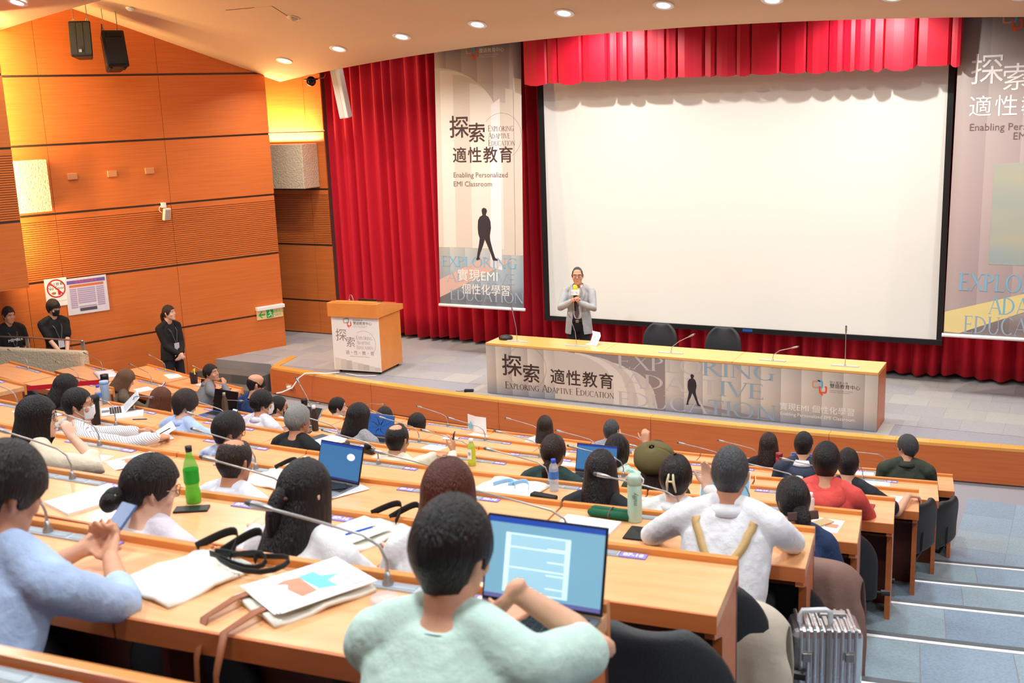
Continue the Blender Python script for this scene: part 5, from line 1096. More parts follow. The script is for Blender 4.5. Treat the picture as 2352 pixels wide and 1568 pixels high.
MB().tube([(0,.112,1.36),(0,.128,1.25),(0,.133,1.05),(0,.128,.98)],[(.022,.008),(.02,.008),(.036,.008),(.012,.006)],8,side=(1,0,0)).build('necktie',mat('tie_grey',(96,88,96),.6),p['e'],True)
MB().tube([V((.168*math.sin(t_),-.03+.132*math.cos(t_),.925)) for t_ in [2*math.pi*k/24 for k in range(25)]],[(.004,.02)]*25,6,side=(0,0,1),cap=False).build('belt',mat('belt_brown',(96,48,30),.5),p['e']); MB().box(-.025,.025,.1,.108,.905,.945).build('belt_buckle',STEEL,p['e'],bevel=.004)
JK=cloth((172,174,178))
for s in (-1,1): MB().add([V((s*.055,.118,1.12)),V((s*.105,.112,1.30)),V((s*.125,.085,1.36)),V((s*.10,.06,1.44)),V((s*.066,.065,1.44)),V((s*.05,.1,1.36))],[(0,1,2,3,4,5)] if s>0 else [(5,4,3,2,1,0)]).build('lapel',JK,p['e'],solid=.008)
SPK=p
e=empty('handheld_microphone'); e.parent=None; M_=p['e'].matrix_basis; e.matrix_world=M_@T(0,.225,1.27)@RX(R(8))
MB().lathe([(.016,-.16),(.018,-.1),(.022,.05),(.024,.09)],16).build('handle',BLACKP,e,True); MB().box(-.042,.042,-.042,.042,.075,.155,RZ(R(45))).build('cube_flag',WHITE,e,bevel=.004); MB().ball((0,0,.185),(.036,.036,.042),16).build('foam_cap',mat('foam_yellow',(246,206,40),.9),e,True)
for k in (45,135): logo(e,RZ(R(k+180-90))@T(-.012,-.0425,.115)@RX(R(90)),.03)
tag(e,'handheld microphone with yellow foam and white logo cube held by the speaker','microphone')
p=person('woman in a black suit with ponytail standing against the wood wall',loc=(-13.05,12.84,0),stand=True,hz=1.52,yaw=-100,hy=26,hp=-4,hair='updo',hcol=HDB,hopt=dict(over=dict(th=.014)),shirt=(26,26,28),vox=.007,face=True,skin=2,hi=True,lany=mat('lanyard_dark',(60,66,70),.6),L=(-.03,.19,.86),Rr=(.03,.20,.86),palm={1:((-.7,.2,-.6),(-.2,-.5,-.3)),-1:((.7,.2,-.6),(.2,-.5,-.3))},w=.92,curl=.5,gs=.004,sleeve='none')
jacket(p,(24,24,26),.76,.03,.10,w=.93); hairblob(p,'ponytail',[(.0,-.11,.0),(.0,-.14,-.03),(.0,-.135,-.12),(0,-.11,-.22)],[.026,.032,.03,.012],HDB)
p=person('person in a black T-shirt and black mask standing behind the parapet',loc=(-13.92,11.36,.2),stand=True,hz=1.62,yaw=-105,hy=14,hp=8,hair='fringe',hopt=dict(over=dict(th=.026)),shirt=(22,22,25),sleeve='short',vox=.007,face=True,mask='black',glasses='gold',skin=2,hi=True,lany=mat('lanyard_dark',(60,66,70),.6),L=(-.04,.19,.92),Rr=(.04,.20,.92),palm={1:((-.7,.2,-.6),(-.2,-.5,-.3)),-1:((.7,.2,-.6),(.2,-.5,-.3))},curl=.5)
p=person('person in a black printed T-shirt with a lanyard near the wing panel',loc=(-14.42,10.95,.22),stand=True,hz=1.54,yaw=-105,hy=10,hp=10,hair='short',shirt=(22,22,25),sleeve='short',vox=.008,face=True,skin=1,lany=mat('lanyard_dark',(60,66,70),.6)); text('shirt_print','MEMBER',.06,WHITE,p['e'],T(0,.135,1.17)@RZ(R(180))@RX(R(90)))
# ------------------------------------------------------------------ things on the desks
DZ=.7582
def D(row,X,b,dz=0):
    P,a=at(row,X,b,DZ+dz); return P,a
def thing(name,row,X,b,label,cat,rot=0,dz=0,group=None):
    P,a=D(row,X,b,dz); e=empty(name,P,a+R(rot)); return tag(e,label,cat,group)
def bottle(name,row,X,b,prof,m,label,cat,cap=None,capm=None,lab=None,labm=None,fill=None,fillm=None,n=24):
    e=thing(name,row,X,b,label,cat); MB().lathe(prof,n).build('body',m,e,True)
    if cap: MB().lathe(cap,n).build('cap',capm,e,True)
    if lab: MB().lathe(lab,n,cap=False).build('label_band',labm,e,True)
    if fill: MB().lathe(fill,n).build('liquid',fillm,e,True)
    return e
PETG=mat('green_pet',(70,215,70),.08,alpha=.55); SODA=mat('soda_green',(190,225,40),.3,alpha=.85); LABG=mat('soda_label',(10,160,40),.4); CLEARP=mat('clear_pet',(225,235,245),.06,alpha=.32); WATER=mat('water_fill',(205,220,235),.05,alpha=.35)
pb=[(.030,0),(.034,.006),(.034,.05),(.029,.075),(.034,.10),(.034,.16),(.026,.195),(.014,.225),(.013,.245)]
bottle('soda_bottle',7,-3.50,.10,pb,PETG,'green plastic soda bottle with black cap beside the bun woman','bottle',[(.015,.24),(.015,.265),(.001,.266)],BLACKP,[(.0348,.098),(.0348,.158)],LABG,[(.031,.003),(.033,.05),(.028,.075),(.033,.095)],SODA)
TEA=mat('tea_fill',(188,206,50),.2,alpha=.9); LABT=mat('tea_label',(196,214,60),.4)
e=bottle('tea_bottle',4,-4.22,.17,[(.03,0),(.032,.005),(.032,.14),(.026,.17),(.016,.19),(.014,.2)],mat('tea_pet',(205,220,90),.1,alpha=.8),'green tea bottle with white cap standing on a desk alone','bottle',[(.017,.19),(.017,.22),(.001,.221)],WHITE,[(.0326,.03),(.0326,.15)],LABT,[(.03,.003),(.03,.14),(.02,.165)],TEA); MB().box(-.018,.018,-.0345,-.033,.06,.14).build('label_panel',PAPER,e); text('lettering','茶',.03,INK,e,T(0,-.0348,.1)@RX(R(90)))
WB=[(.029,0),(.031,.006),(.031,.15),(.024,.175),(.014,.19),(.013,.2)]; BLC=mat('cap_blue',(40,80,220),.4); LABW=mat('water_label',(60,120,200),.4)
bottle('water_bottle',5,-2.93,.14,WB,CLEARP,'clear water bottle with blue cap beside the black sleeveless woman','bottle',[(.0155,.19),(.0155,.212),(.001,.213)],BLC,[(.0316,.085),(.0316,.135)],LABW,[(.028,.003),(.028,.12),(.001,.121)],WATER)
bottle('water_bottle',4,-8.6,.12,WB,CLEARP,'clear water bottle with blue cap behind the black tumbler','bottle',[(.0155,.19),(.0155,.212),(.001,.213)],BLC,[(.0316,.085),(.0316,.135)],LABW)
MINT=mat('thermos_mint',(176,206,186),.35); e=bottle('thermos',6,-1.93,.12,[(.034,0),(.036,.006),(.036,.19),(.034,.196)],MINT,'tall pale mint thermos beside the green cloth roll','thermos',[(.0365,.197),(.0365,.235),(.03,.245),(.001,.246)],mat('thermos_cap',(170,196,180),.4)); MB().tube([(.034,0,.235),(.046,0,.225),(.044,0,.205),(.036,0,.2)],.004).build('strap_loop',WHITE,e); text('lettering','miffy',.035,mat('thermos_ink',(90,120,110),.5),e,T(.012,-.0366,.13)@RX(R(90))@RZ(R(90)))
BRT=mat('thermos_brown',(92,80,66),.4,.3)
PT_=[(.03,0),(.033,.008),(.033,.15),(.026,.19),(.016,.225),(.015,.235)]
bottle('thermos',3,-8.02,.16,PT_,BRT,'brown metal flask with steel cap beside the black laptop','thermos',[(.017,.23),(.017,.262),(.001,.263)],STEEL)
bottle('thermos',3,-6.78,.14,PT_,mat('thermos_dark',(66,52,46),.4,.3),'dark brown flask with white cap beside the silver haired man','thermos',[(.017,.23),(.017,.262),(.001,.263)],WHITE)
bottle('black_cup',2,-8.05,.1,[(.028,0),(.036,.15),(.038,.19),(.036,.2)],BLACKP,'tall black cup standing behind the dark brown flask','cup')
TL=mat('tumbler_blue',(150,182,216),.4); bottle('tumbler',4,-8.62,.02,[(.033,0),(.04,.005),(.044,.19),(.044,.2)],TL,'light blue lidded tumbler at the aisle end of a desk','tumbler',[(.046,.2),(.046,.225),(.042,.23),(.001,.231)],TL)
bottle('tumbler',5,-7.05,.1,[(.033,0),(.036,.005),(.044,.19),(.046,.2)],BLACKP,'black travel tumbler in front of the striped shirt man','tumbler',[(.048,.2),(.05,.225),(.044,.24),(.001,.242)],BLACKM)
bottle('coffee_cup',5,-5.52,.1,[(.028,0),(.036,.1)],mat('cup_dark',(34,30,30),.5),'black takeaway coffee cup beside the plaid shirt man','cup',[(.039,.098),(.039,.11),(.034,.118),(.001,.119)],BLACKM)
bottle('lipstick_red_flask',2,-2.46,.1,[(.03,0),(.032,.005),(.032,.17)],mat('flask_red',(140,20,40),.3,.3),'dark red flask between the black haired woman and navy hood','thermos',[(.033,.17),(.033,.205),(.001,.207)],mat('flask_red',(140,20,40),.3,.3))
bottle('paper_cup',4,-1.72,.1,[(.026,0),(.037,.14),(.038,.142)],mat('cup_white',(232,228,222),.6),'tall white paper cup beside the red jacket','cup')
bottle('spray_bottle',5,-1.36,.07,[(.018,0),(.02,.004),(.02,.09),(.011,.1)],mat('spray_clear',(236,220,214),.2,alpha=.75),'small clear spray bottle at the desk lip','spray bottle',[(.0115,.1),(.0115,.125),(.007,.128),(.001,.129)],mat('spray_cap',(240,236,236),.3))
e=thing('glass_dish',8,-1.66,.17,'small clear round plastic box on the near desk','box'); MB().lathe([(.036,0),(.04,.004),(.04,.022),(.038,.026),(.001,.026)],28).build('box_shell',mat('clear_pink',(240,226,228),.1,alpha=.45),e,True)
# laptops
KEYB=mat('key_black',(20,22,26),.5)
def scrmat(name,top,mid,bot,em=.9):
    m=bpy.data.materials.new(name); m.use_nodes=True; n=m.node_tree.nodes; l=m.node_tree.links; b=n['Principled BSDF']; b.inputs['Roughness'].default_value=.25
    tc=n.new('ShaderNodeTexCoord'); s=n.new('ShaderNodeSeparateXYZ'); l.new(tc.outputs['Generated'],s.inputs[0]); r=n.new('ShaderNodeValToRGB'); r.color_ramp.interpolation='CONSTANT'
    r.color_ramp.elements[0].color=(*lin(*bot),1); r.color_ramp.elements[1].position=.05; r.color_ramp.elements[1].color=(*lin(*mid),1); q=r.color_ramp.elements.new(.93); q.color=(*lin(*top),1)
    l.new(s.outputs['Z'],r.inputs[0]); l.new(r.outputs[0],b.inputs['Emission Color']); b.inputs['Emission Strength'].default_value=em; b.inputs['Base Color'].default_value=(.02,.02,.03,1); return m
def laptop(row,X,b,label,w=.31,dep=.215,hgt=.205,ang=15,rot=0,body=STEEL,scr=None,edge=BLACKP,page=True,name='laptop'):
    e=thing(name,row,X,b,label,'laptop',rot,.0005)
    MB().box(-w/2,w/2,-dep/2,dep/2,0,.012).build('base',body,e,bevel=.003)
    m=MB()
    for r_ in range(5):
        for c in range(12): m.box(-w*.44+c*w*.0733+.001,-w*.44+(c+1)*w*.0733-.0015,dep*.4-.022*(r_+1)+.001,dep*.4-.022*r_-.0015,.012,.0135)
    kb=m.build('keyboard',KEYB,e); MB().box(-w*.17,w*.17,-dep*.47,-dep*.13,.012,.0125).build('trackpad',mat('trackpad',(150,152,156),.3,.6),e)
    M=T(0,dep/2,.012)@RX(R(-ang)); ld=MB().box(-w/2,w/2,-.003,.006,0,hgt,M).build('screen_lid',edge,e,bevel=.002)
    s=MB().box(-w/2+.006,w/2-.006,-.0012,0,.01,hgt-.006).build('display',scr,e); s.matrix_local=M@T(0,-.003,0)
    return e,M
WORD=scrmat('display_document',(20,90,210),(150,215,245),(120,120,190),1.2); BLUES=scrmat('display_blue',(20,80,210),(70,150,215),(40,60,140),1.0); TREE=scrmat('display_tree',(50,130,220),(40,120,215),(20,60,150),.9); DARKS=mat('display_off',(20,12,12),.25)
PAGE=mat('page_glow',(200,236,248),.4,emit=1.0); LINE=mat('page_line',(120,180,205),.4,emit=.6); 
e,M=laptop(8,-1.24,.20,'open silver laptop showing a text document in front of the mint T-shirt person',w=.35,dep=.24,hgt=.235,ang=16,rot=-3,scr=WORD)
MB().box(-.115,.075,-.0055,-.0048,.03,.19,M).build('page',PAGE,e); m=MB()
for k in range(30):
    if k in (6,17): continue
    m.box(-.1,.06-(.05 if k%7==5 else 0),-.0062,-.0056,.182-k*.005,.1845-k*.005,M)
m.build('text_lines',LINE,e)
e,M=laptop(6,-3.70,.20,'open silver laptop with a blue screen between the half tied hair and the brown hair',w=.32,dep=.22,hgt=.215,ang=18,rot=-8,scr=BLUES); MB().ball((.08,-.005,.145),(.03,.001,.02),12,M).build('painted_lamp_reflection',mat('screen_oval',(225,220,250),.3,emit=.9),e)  # reflection of a lamp painted on the display as a glowing oval
e,M=laptop(3,-6.02,.2,'open laptop with a blue forest wallpaper in front of the grey sweater woman',w=.33,dep=.22,hgt=.225,ang=12,scr=TREE,edge=STEEL); TRK=mat('tree_dark',(10,20,40),.4,emit=.15)
for k in range(8):
    a_=k*.785+.3; MB().tube([M@V((.0+.02*math.cos(a_),-.0052,.1+.02*math.sin(a_))),M@V((.08*math.cos(a_),-.0052,.11+.06*math.sin(a_))),M@V((.14*math.cos(a_+.15),-.0052,.115+.09*math.sin(a_+.15)))],[(.005,.001),(.003,.001),(.001,.001)],6).build('branch_picture',TRK,e)
e,M=laptop(3,-8.14,.2,'open black laptop with a dark screen and blue keyboard edge',w=.36,dep=.25,hgt=.235,ang=14,scr=DARKS,body=mat('laptop_blue',(30,110,170),.35,.3)); 
e,M=laptop(3,-7.0,.18,'grey laptop lid half closed in front of the white masked person',w=.32,dep=.22,hgt=.21,ang=40,scr=DARKS,edge=STEEL)
e,M=laptop(4,-3.22,.17,'open laptop with a blue document beside the ponytail woman',w=.33,dep=.22,hgt=.215,ang=16,scr=BLUES)
e,M=laptop(5,-1.86,.16,'open tablet laptop with light blue screen in front of the claw clip woman',w=.3,dep=.2,hgt=.2,ang=18,scr=WORD,edge=WHITE)
e,M=laptop(2,-2.2,.2,'small open laptop hidden behind the navy hooded jacket',w=.3,dep=.2,hgt=.2,ang=20,scr=BLUES,edge=STEEL)
# papers, booklets, totes, phones
CY_=mat('cover_cyan',(110,200,226),.6); OR_=mat('cover_coral',(230,140,112),.6); GY_=mat('cover_grey',(190,192,202),.6)
def sheet(name,row,X,b,w,d,label,rot=0,th=.002,m=PAPER,cat='paper',group=None,dz=0):
    e=thing(name,row,X,b,label,cat,rot,dz,group); MB().box(-w/2,w/2,-d/2,d/2,0,th).build('sheet',m,e); return e
def booklet(row,X,b,label,rot=0,th=.008,w=.21,d=.297,star=True,dz=0,pages=3):
    e=thing('booklet',row,X,b,label,'booklet',rot,dz)
    for k in range(pages): MB().box(-w/2,w/2,-d/2,d/2,0,th/pages*.9,T(.006*(k-1),.004*k,th/pages*k)@RZ(R(1.5*(k-1)))).build('leaf',PAPER,e)
    z=th+.0006
    if star:
        MB().prism([(-.055,.0),(.055,.01),(.07,.06),(.02,.055),(.0,.1),(-.02,.055),(-.06,.05)],z,z+.0005).build('cover_print',CY_,e); MB().prism([(-.05,-.07),(-.03,-.045),(0,-.06),(.07,-.05),(.06,.0),(-.05,.0),(-.06,-.04)],z,z+.0005).build('cover_print',OR_,e)
        MB().box(.02,.1,.1,.14,z,z+.0005).build('cover_print',GY_,e)
    else: MB().box(-.02,.09,.02,.12,z,z+.0005).build('cover_print',GY_,e); MB().box(-.09,.0,-.12,-.06,z,z+.0005).build('cover_print',mat('cover_pale',(190,222,230),.6),e)
    return e
def tote(row,X,b,label,rot=0,w=.30,d=.27,strap=BLACKM,loops=True,dz=.006,sd=1):
    e=thing('tote_bag',row,X,b,label,'tote bag',rot,dz)
    g=[[V((-w/2+w*i/8,-d/2+d*j/6,.006+.006*math.sin(i*1.3+j)+.004*math.cos(j*2))) for i in range(9)] for j in range(7)]
    MB().grid(g).build('bag_body',CREAM,e,True,solid=-.012)
    if loops:
        for k,(x0,x1,h_) in enumerate(((-.12,.04,.06),(-.02,.13,.08))):
            pts=[V((x0+(x1-x0)*t,(d/2-.02 if strap is BLACKM else -.02)+sd*.09*math.sin(t*3.14)+.02*k,.02+h_*math.sin(t*3.14)*(.6 if strap is BLACKM else .1))) for t in [i/12 for i in range(13)]]
            MB().tube(pts,[(.014,.002)]*13,6,side=(0,0,1)).build('handle',strap,e,True)
    return e
tote(8,-2.31,.20,'cream canvas tote with black straps on the near desk by the blue shirt',rot=-14,w=.27,d=.31,dz=.008)
LEA=mat('leather_brown',(150,86,50),.5)
e=tote(8,-1.90,.19,'cream tote with brown leather straps hanging over the desk edge',rot=-28,w=.24,d=.32,loops=False,dz=.008)
for x in (-.1,.02): MB().tube([(x,-.05,.012),(x+.02,-.17,.018),(x+.05,-.28,.006),(x+.09,-.33,-.08),(x+.06,-.33,-.3),(x+.06,-.31,-.45)],[(.017,.003)]*6,6,side=(1,0,0)).build('handle',LEA,e,True)
booklet(8,-1.90,.18,'white booklet with blue and coral star cover on the near desk',rot=-30,dz=.028,w=.23,d=.3)
lan=thing('lanyard',8,-2.2,.1,'black lanyard strap coiled on the cream tote','lanyard',0,.03)
for k in range(2): MB().tube([V((.1*math.cos(t)*(1+.3*k)+.05*k,.035*math.sin(t)*(1+.5*k),.012+.012*math.sin(2*t+k))) for t in [i*.4 for i in range(17)]],[(.009,.0015)]*17,6,side=(0,0,1)).build('strap',LANY,lan,True)
sheet('notebook',7,-3.98,.25,.24,.30,'white sheet and folder at the desk edge beside the bun',rot=-18,th=.012)
def phone(loc,M,label,m=BLACKP,case=None,name='phone',w=.072,h_=.15):
    e=empty(name); e.matrix_world=M; MB().box(-w/2,w/2,-h_/2,h_/2,0,.008).build('case',case or m,e,bevel=.003); MB().box(-w/2+.003,w/2-.003,-h_/2+.003,h_/2-.003,.008,.0086).build('screen',m,e); return tag(e,label,'phone')
def dphone(row,X,b,label,rot=0,m=BLACKP,case=None,dz=0,**k):
    P,a=D(row,X,b,dz+.0005); return phone(None,T(*P)@RZ(a+R(rot)),label,m,case,**k)
dphone(7,-3.44,.18,'black phone lying beside the green soda bottle',rot=-62)
dphone(7,-2.35,.22,'phone in a brown leather case beside the cream tote',rot=-38,m=mat('leather_case',(140,82,62),.5),w=.09,h_=.17)
tote(7,-2.55,.17,'cream tote with looping black handles beside the white jacket woman',rot=-22,w=.26,d=.28); sheet('notepad',7,-2.58,.22,.2,.27,'white notepad lying on the tote beside the white jacket',rot=-22,th=.004,dz=.026)
pn=thing('pen',7,-2.55,.22,'blue ballpoint pen on the white notepad','pen',-30,.031); MB().tube([(0,-.06,.004),(0,.06,.004)],.004,8).build('barrel',mat('pen_blue',(40,90,190),.4),pn); MB().tube([(0,.06,.004),(0,.075,.004)],.0025,6).build('tip',STEEL,pn)
booklet(6,-5.12,.20,'white booklet with star cover beside the beige jacket woman',rot=-24); sheet('paper',6,-5.4,.30,.2,.22,'curled white paper under the beige sleeve',rot=10)
booklet(5,-6.3,.22,'thick white booklet with grey print beside the striped sleeve',rot=-30,star=False,th=.012); sheet('paper',5,-6.45,.12,.21,.3,'white paper sheets spread under the writing hand',rot=-48,dz=.001); sheet('paper',5,-6.62,.20,.21,.29,'loose white form tilted under the striped cuff',rot=-20,dz=.003)
tote(6,-4.05,.17,'cream tote with black strap in front of the balding man',rot=-8,w=.34,d=.26); booklet(6,-3.62,.21,'pale booklet under a phone beside the balding man',rot=-30,star=False); dphone(6,-3.64,.2,'black phone lying on the pale booklet',rot=-55,dz=.0125)
dphone(6,-1.86,.28,'black phone lying below the mint thermos',rot=0,w=.1,h_=.16)
sheet('paper',5,-4.78,.22,.3,.2,'white rounded paper beside the plaid shirt man',rot=-16)
sheet('notebook',4,-5.95,.24,.3,.24,'cream notebook lying open beside the white masked person',rot=-24,th=.008); 
sheet('papers',4,-4.45,.26,.24,.3,'white booklet pages under the held phone',rot=-35,th=.006)
bg=thing('document_bag',4,-5.62,.22,'grey document bag holding white papers and a booklet','bag',-12); MB().box(-.2,.17,-.13,.15,0,.06).build('bag_body',mat('bag_grey',(74,76,80),.6),bg,bevel=.02); MB().box(.02,.2,-.15,.0,.0,.05,RZ(R(6))).build('brown_flap',mat('bag_brown',(70,44,38),.5),bg,bevel=.01)
for k in range(3): MB().box(-.04,.16,-.15,.12,.062+.006*k,.066+.006*k,RZ(R(-14+7*k))).build('paper',PAPER,bg)
cs=thing('glasses_case',4,-5.82,.22,'white and teal glasses case on the grey bag','case',-30,.062); MB().box(-.09,.09,-.035,.035,0,.02).build('lid',PAPERG,cs,bevel=.01); MB().box(-.09,.09,-.036,.036,-.001,.006).build('base',mat('case_teal',(60,130,160),.5),cs,bevel=.002)
cm=thing('camera',4,-5.18,.20,'compact black camera lying on the wooden desk','camera',-15); MB().box(-.065,.065,-.025,.025,0,.045).build('camera_body',BLACKP,cm,bevel=.008); MB().lathe([(.03,0),(.03,.03),(.024,.036)],18,T(-.005,0,.045)).build('lens_barrel',BLACKM,cm,True)
dphone(3,-6.85,.24,'black phone lying beside the dark brown flask',rot=-70)
sheet('tissue_pack',3,-5.35,.15,.2,.15,'white mouse pad sheet beside the grey laptop',rot=-8,th=.004)
msk=thing('folded_mask',2,-5.95,.14,'white disposable face mask lying on the second row desk','face mask',14); g=[[V((-.085+.17*i/10,-.045+.09*j/5,.006+.012*math.sin(3.14*j/5)+.003*math.sin(i*2))) for i in range(11)] for j in range(6)]; MB().grid(g).build('cloth',MASKW,msk,True,solid=-.002)
for s in (-1,1): MB().tube([(s*.085,-.035,.006),(s*.11,0,.01),(s*.085,.035,.006)],.002).build('ear_loop',EARL,msk)
op=thing('open_booklet',1,-6.42,.14,'booklet standing open with a blue star cover in the front row','booklet',-10)
for s in (-1,1): MB().grid([[V((s*x,.02+.03*x/.15,z)) for x in (0,.075,.15)] for z in (0,.1,.2)]).build('cover_half',PAPER,op,solid=.002)
MB().prism([(-.1,.03),(-.04,.05),(-.045,.1),(-.075,.13),(-.09,.1),(-.12,.08)],0,.001,T(0,.015,0)@RX(R(90))).build('cover_print',CY_,op); MB().box(.0,.25,-.18,-.02,0,.008).build('inner_pages',PAPER,op)
sheet('paper',3,-4.0,.2,.26,.2,'open white pages beside the ponytail woman',rot=-8,th=.004); sheet('paper',2,-4.7,.22,.3,.2,'white paper in front of the greying photographer',rot=-4)
tote(5,-3.2,.2,'cream tote with a pale blue lanyard next to the water bottle',rot=-6,w=.42,d=.3,strap=mat('ribbon_blue',(150,190,226),.6)); gp=thing('glasses_pouch',5,-2.93,.29,'dark folded glasses pouch by the water bottle','pouch',-10); MB().box(-.09,.09,-.03,.03,0,.03).build('pouch_body',BLACKM,gp,bevel=.012)
sheet('paper',5,-2.25,.22,.22,.28,'white sheets right of the black sleeveless woman',rot=6,th=.004)
sheet('notebook',6,-2.12,.27,.29,.2,'large white sketch pad with dark back on the desk',rot=-4,th=.014,m=PAPER); rs=thing('cloth_roll',6,-2.06,.1,'dark green rolled cloth case tied with a brown cord','case',-4)
for y in (-.022,.022): MB().tube([(-.1,y,.022),(.1,y,.022)],.021,12).build('roll',mat('roll_green',(22,92,62),.8,bump=.3,bscale=120),rs,True)
MB().tube([V((0,.047*math.cos(t),.022+.024*math.sin(t))) for t in [k*.4 for k in range(17)]],.004,6,cap=False).build('cord',mat('cord_brown',(110,80,64),.7),rs)
um=thing('umbrella',6,-1.62,.02,'cream curved umbrella handle hooked over the desk lip','umbrella'); MB().tube([(-.035,.03,-.3),(-.035,.03,.06),(-.028,.02,.1),(0,.0,.118),(.028,-.01,.1),(.035,-.012,.05),(.034,-.012,.03)],.011,10).build('handle',CRM,um,True)
sheet('paper',6,-1.45,.14,.22,.15,'white printed form between the suspenders and the bow',rot=0)
st=sheet('star_card',5,-1.24,.24,.17,.2,'white card with star print under the gold phone',rot=-8); MB().box(-.06,-.02,.0,.07,.002,.0025).build('print',CY_,st); MB().box(.0,.07,-.03,.03,.002,.0025).build('print',OR_,st); dphone(5,-1.27,.23,'gold phone lying on the star print card',rot=-38,m=mat('gold_phone',(214,196,150),.25,.4),dz=.003)
dphone(4,-1.25,.22,'tablet with a dark red cover under the red sleeve',rot=-6,m=mat('tablet_red',(150,30,50),.4),w=.12,h_=.17)
dphone(3,-1.45,.17,'black wallet and keypad on the third row desk',rot=-84,w=.07,h_=.2); fb=thing('folded_cloth',3,-1.75,.17,'dark folded cloth bag beside the black keypad','cloth',0); MB().tube([(-.1,0,.02),(.1,-.01,.02)],[(.05,.02),(.05,.015)],10,side=(0,1,0)).build('cloth',cloth((44,50,62)),fb,True)
sheet('name_card',3,-1.22,.22,.1,.14,'pale lilac paper slip at the desk end',rot=0,m=PAPERG); sheet('paper',2,-1.62,.14,.3,.2,'white papers under the grey scarf on the second row',rot=0); sc=thing('scarf',2,-1.83,.2,'grey green crumpled scarf on the white papers','scarf',0,.003); MB().tube([(-.12,.04,.02),(0,0,.03),(.1,-.05,.02)],[(.05,.022),(.06,.03),(.03,.015)],12,side=(0,1,0)).build('cloth',cloth((132,146,138)),sc,True)
sheet('paper',1,-1.95,.2,.28,.24,'white papers in front of the olive jacket man',rot=0,th=.004)
# left block things
en=thing('courier_envelope',2,-12.05,.15,'white plastic courier envelope lying on the left block','envelope',-18); g=[[V((-.22+.44*i/10,-.13+.26*j/6,.02+.025*math.sin(3.14*i/10)*math.sin(3.14*j/6)+.006*math.sin(i*1.9+j*1.1))) for i in range(11)] for j in range(7)]; MB().grid(g).build('envelope_body',mat('envelope_white',(222,226,234),.4),en,True,solid=-.02)
bc=thing('navy_cup',1,-11.55,.2,'navy blue cup with yellow handle cord in the left block','cup'); MB().lathe([(.05,0),(.06,.16),(.062,.165),(.056,.165),(.05,.02)],20).build('cup_body',mat('cup_navy',(28,38,72),.5),bc,True)
for k in range(3): MB().tube([(-.05+.02*k,0,.16),(-.02+.02*k,.02,.2+.01*k),(.03,.0,.2-.015*k),(.06+.01*k,-.02,.15)],.006).build('cord',mat('cord_yellow',(240,206,40),.6),bc,True)
bx=thing('black_case',1,-11.3,.24,'open black spectacle case with white pad','case',10); MB().box(-.08,.08,-.05,.05,0,.03).build('tray',mat('case_white',(224,222,222),.5),bx,bevel=.006); MB().box(-.08,.08,.045,.055,.02,.1,RX(R(-10))).build('lid',BLACKP,bx,bevel=.004)
rc=thing('red_pouch',1,-11.02,.26,'round bright red pouch beside the grey suit man','pouch'); MB().ball((0,0,.05),(.06,.045,.05),14).build('pouch_body',mat('pouch_red',(230,40,40),.6),rc,True)
sheet('paper',1,-12.2,.14,.32,.2,'white printed sheets near the end of the left front desk',rot=-14,th=.004); sheet('paper',1,-10.72,.3,.22,.2,'white handout beside the grey suit man',rot=-10); dphone(1,-10.85,.16,'black phone and cover beside the grey suit man',rot=-70,w=.09,h_=.17)
sheet('paper',2,-10.9,.3,.22,.2,'white paper beside the brown jacket sleeve',rot=-10); 
e,M=laptop(4,-8.3,.2,'open white laptop or folder seen from its back beside the blue tumbler',w=.3,dep=.21,hgt=.2,ang=48,rot=-35,scr=PAPERG,edge=WHITE,body=WHITE); sheet('notepad',4,-8.05,.2,.22,.26,'white notepad with a yellow edge beside a pen',rot=-40,th=.012); pn=thing('pen',4,-7.82,.26,'grey and navy pen beside the yellow edged notepad','pen',-60); MB().tube([(0,-.07,.005),(0,.06,.005)],.005,8).build('barrel',mat('pen_navy',(40,50,90),.4),pn)
booklet(5,-7.7,.16,'stack of white booklets with grey print at the far desk end',rot=-16,star=False,th=.014); sheet('paper',5,-7.95,.08,.24,.2,'white sheets behind the booklet stack',rot=-10)
box=thing('orange_packet',5,-6.9,.18,'small orange and white snack packet on the desk','packet',10); MB().box(-.06,.06,-.04,.04,0,.025).build('packet_body',mat('packet_orange',(232,110,70),.5),box,bevel=.006)
# phones and camera held in hands
def held(p,q,rx,rz,label,m=mat('phone_screen_lit',(200,215,235),.3,emit=.5),case=BLACKP,**k):
    M=p['e'].matrix_basis@T(*q)@RZ(R(rz))@RX(R(rx)); return phone(None,M,label,m,case,**k)
held(PH8,(-.065,.445,.875),40,-12,'dark blue phone in the hands of the light blue shirt',m=mat('phone_blue',(70,100,150),.3),case=mat('phone_blue',(70,100,150),.3))
held(PH4,(.25,.42,.95),80,-70,'dark phone held upright by the cream shirt man',m=BLACKP); held(PH4b,(.17,.37,.92),50,-10,'lit phone held by the light blue shirt woman'); held(PH2,(.1,.42,.90),50,-5,'lit phone held by the brown jacket woman')
M=CAMP['e'].matrix_basis@T(-.1,.3,1.06); e=empty('hand_camera'); e.matrix_world=M; MB().box(-.07,.07,-.03,.03,-.045,.045).build('camera_body',BLACKP,e,bevel=.01); MB().lathe([(.034,.0),(.034,.06),(.028,.065)],18,T(0,.03,0)@RX(R(-90))).build('lens_barrel',BLACKM,e,True); tag(e,'black compact camera in the raised hands of the photographer','camera')
M=PH5['e'].matrix_basis; e=empty('writing_pen'); e.matrix_world=M@T(.24,.52,.83)@RZ(R(-60))@RX(R(28)); MB().tube([(0,-.07,0),(0,.07,0)],.004,8).build('barrel',BLACKP,e); tag(e,'black pen held by the striped shirt man','pen')
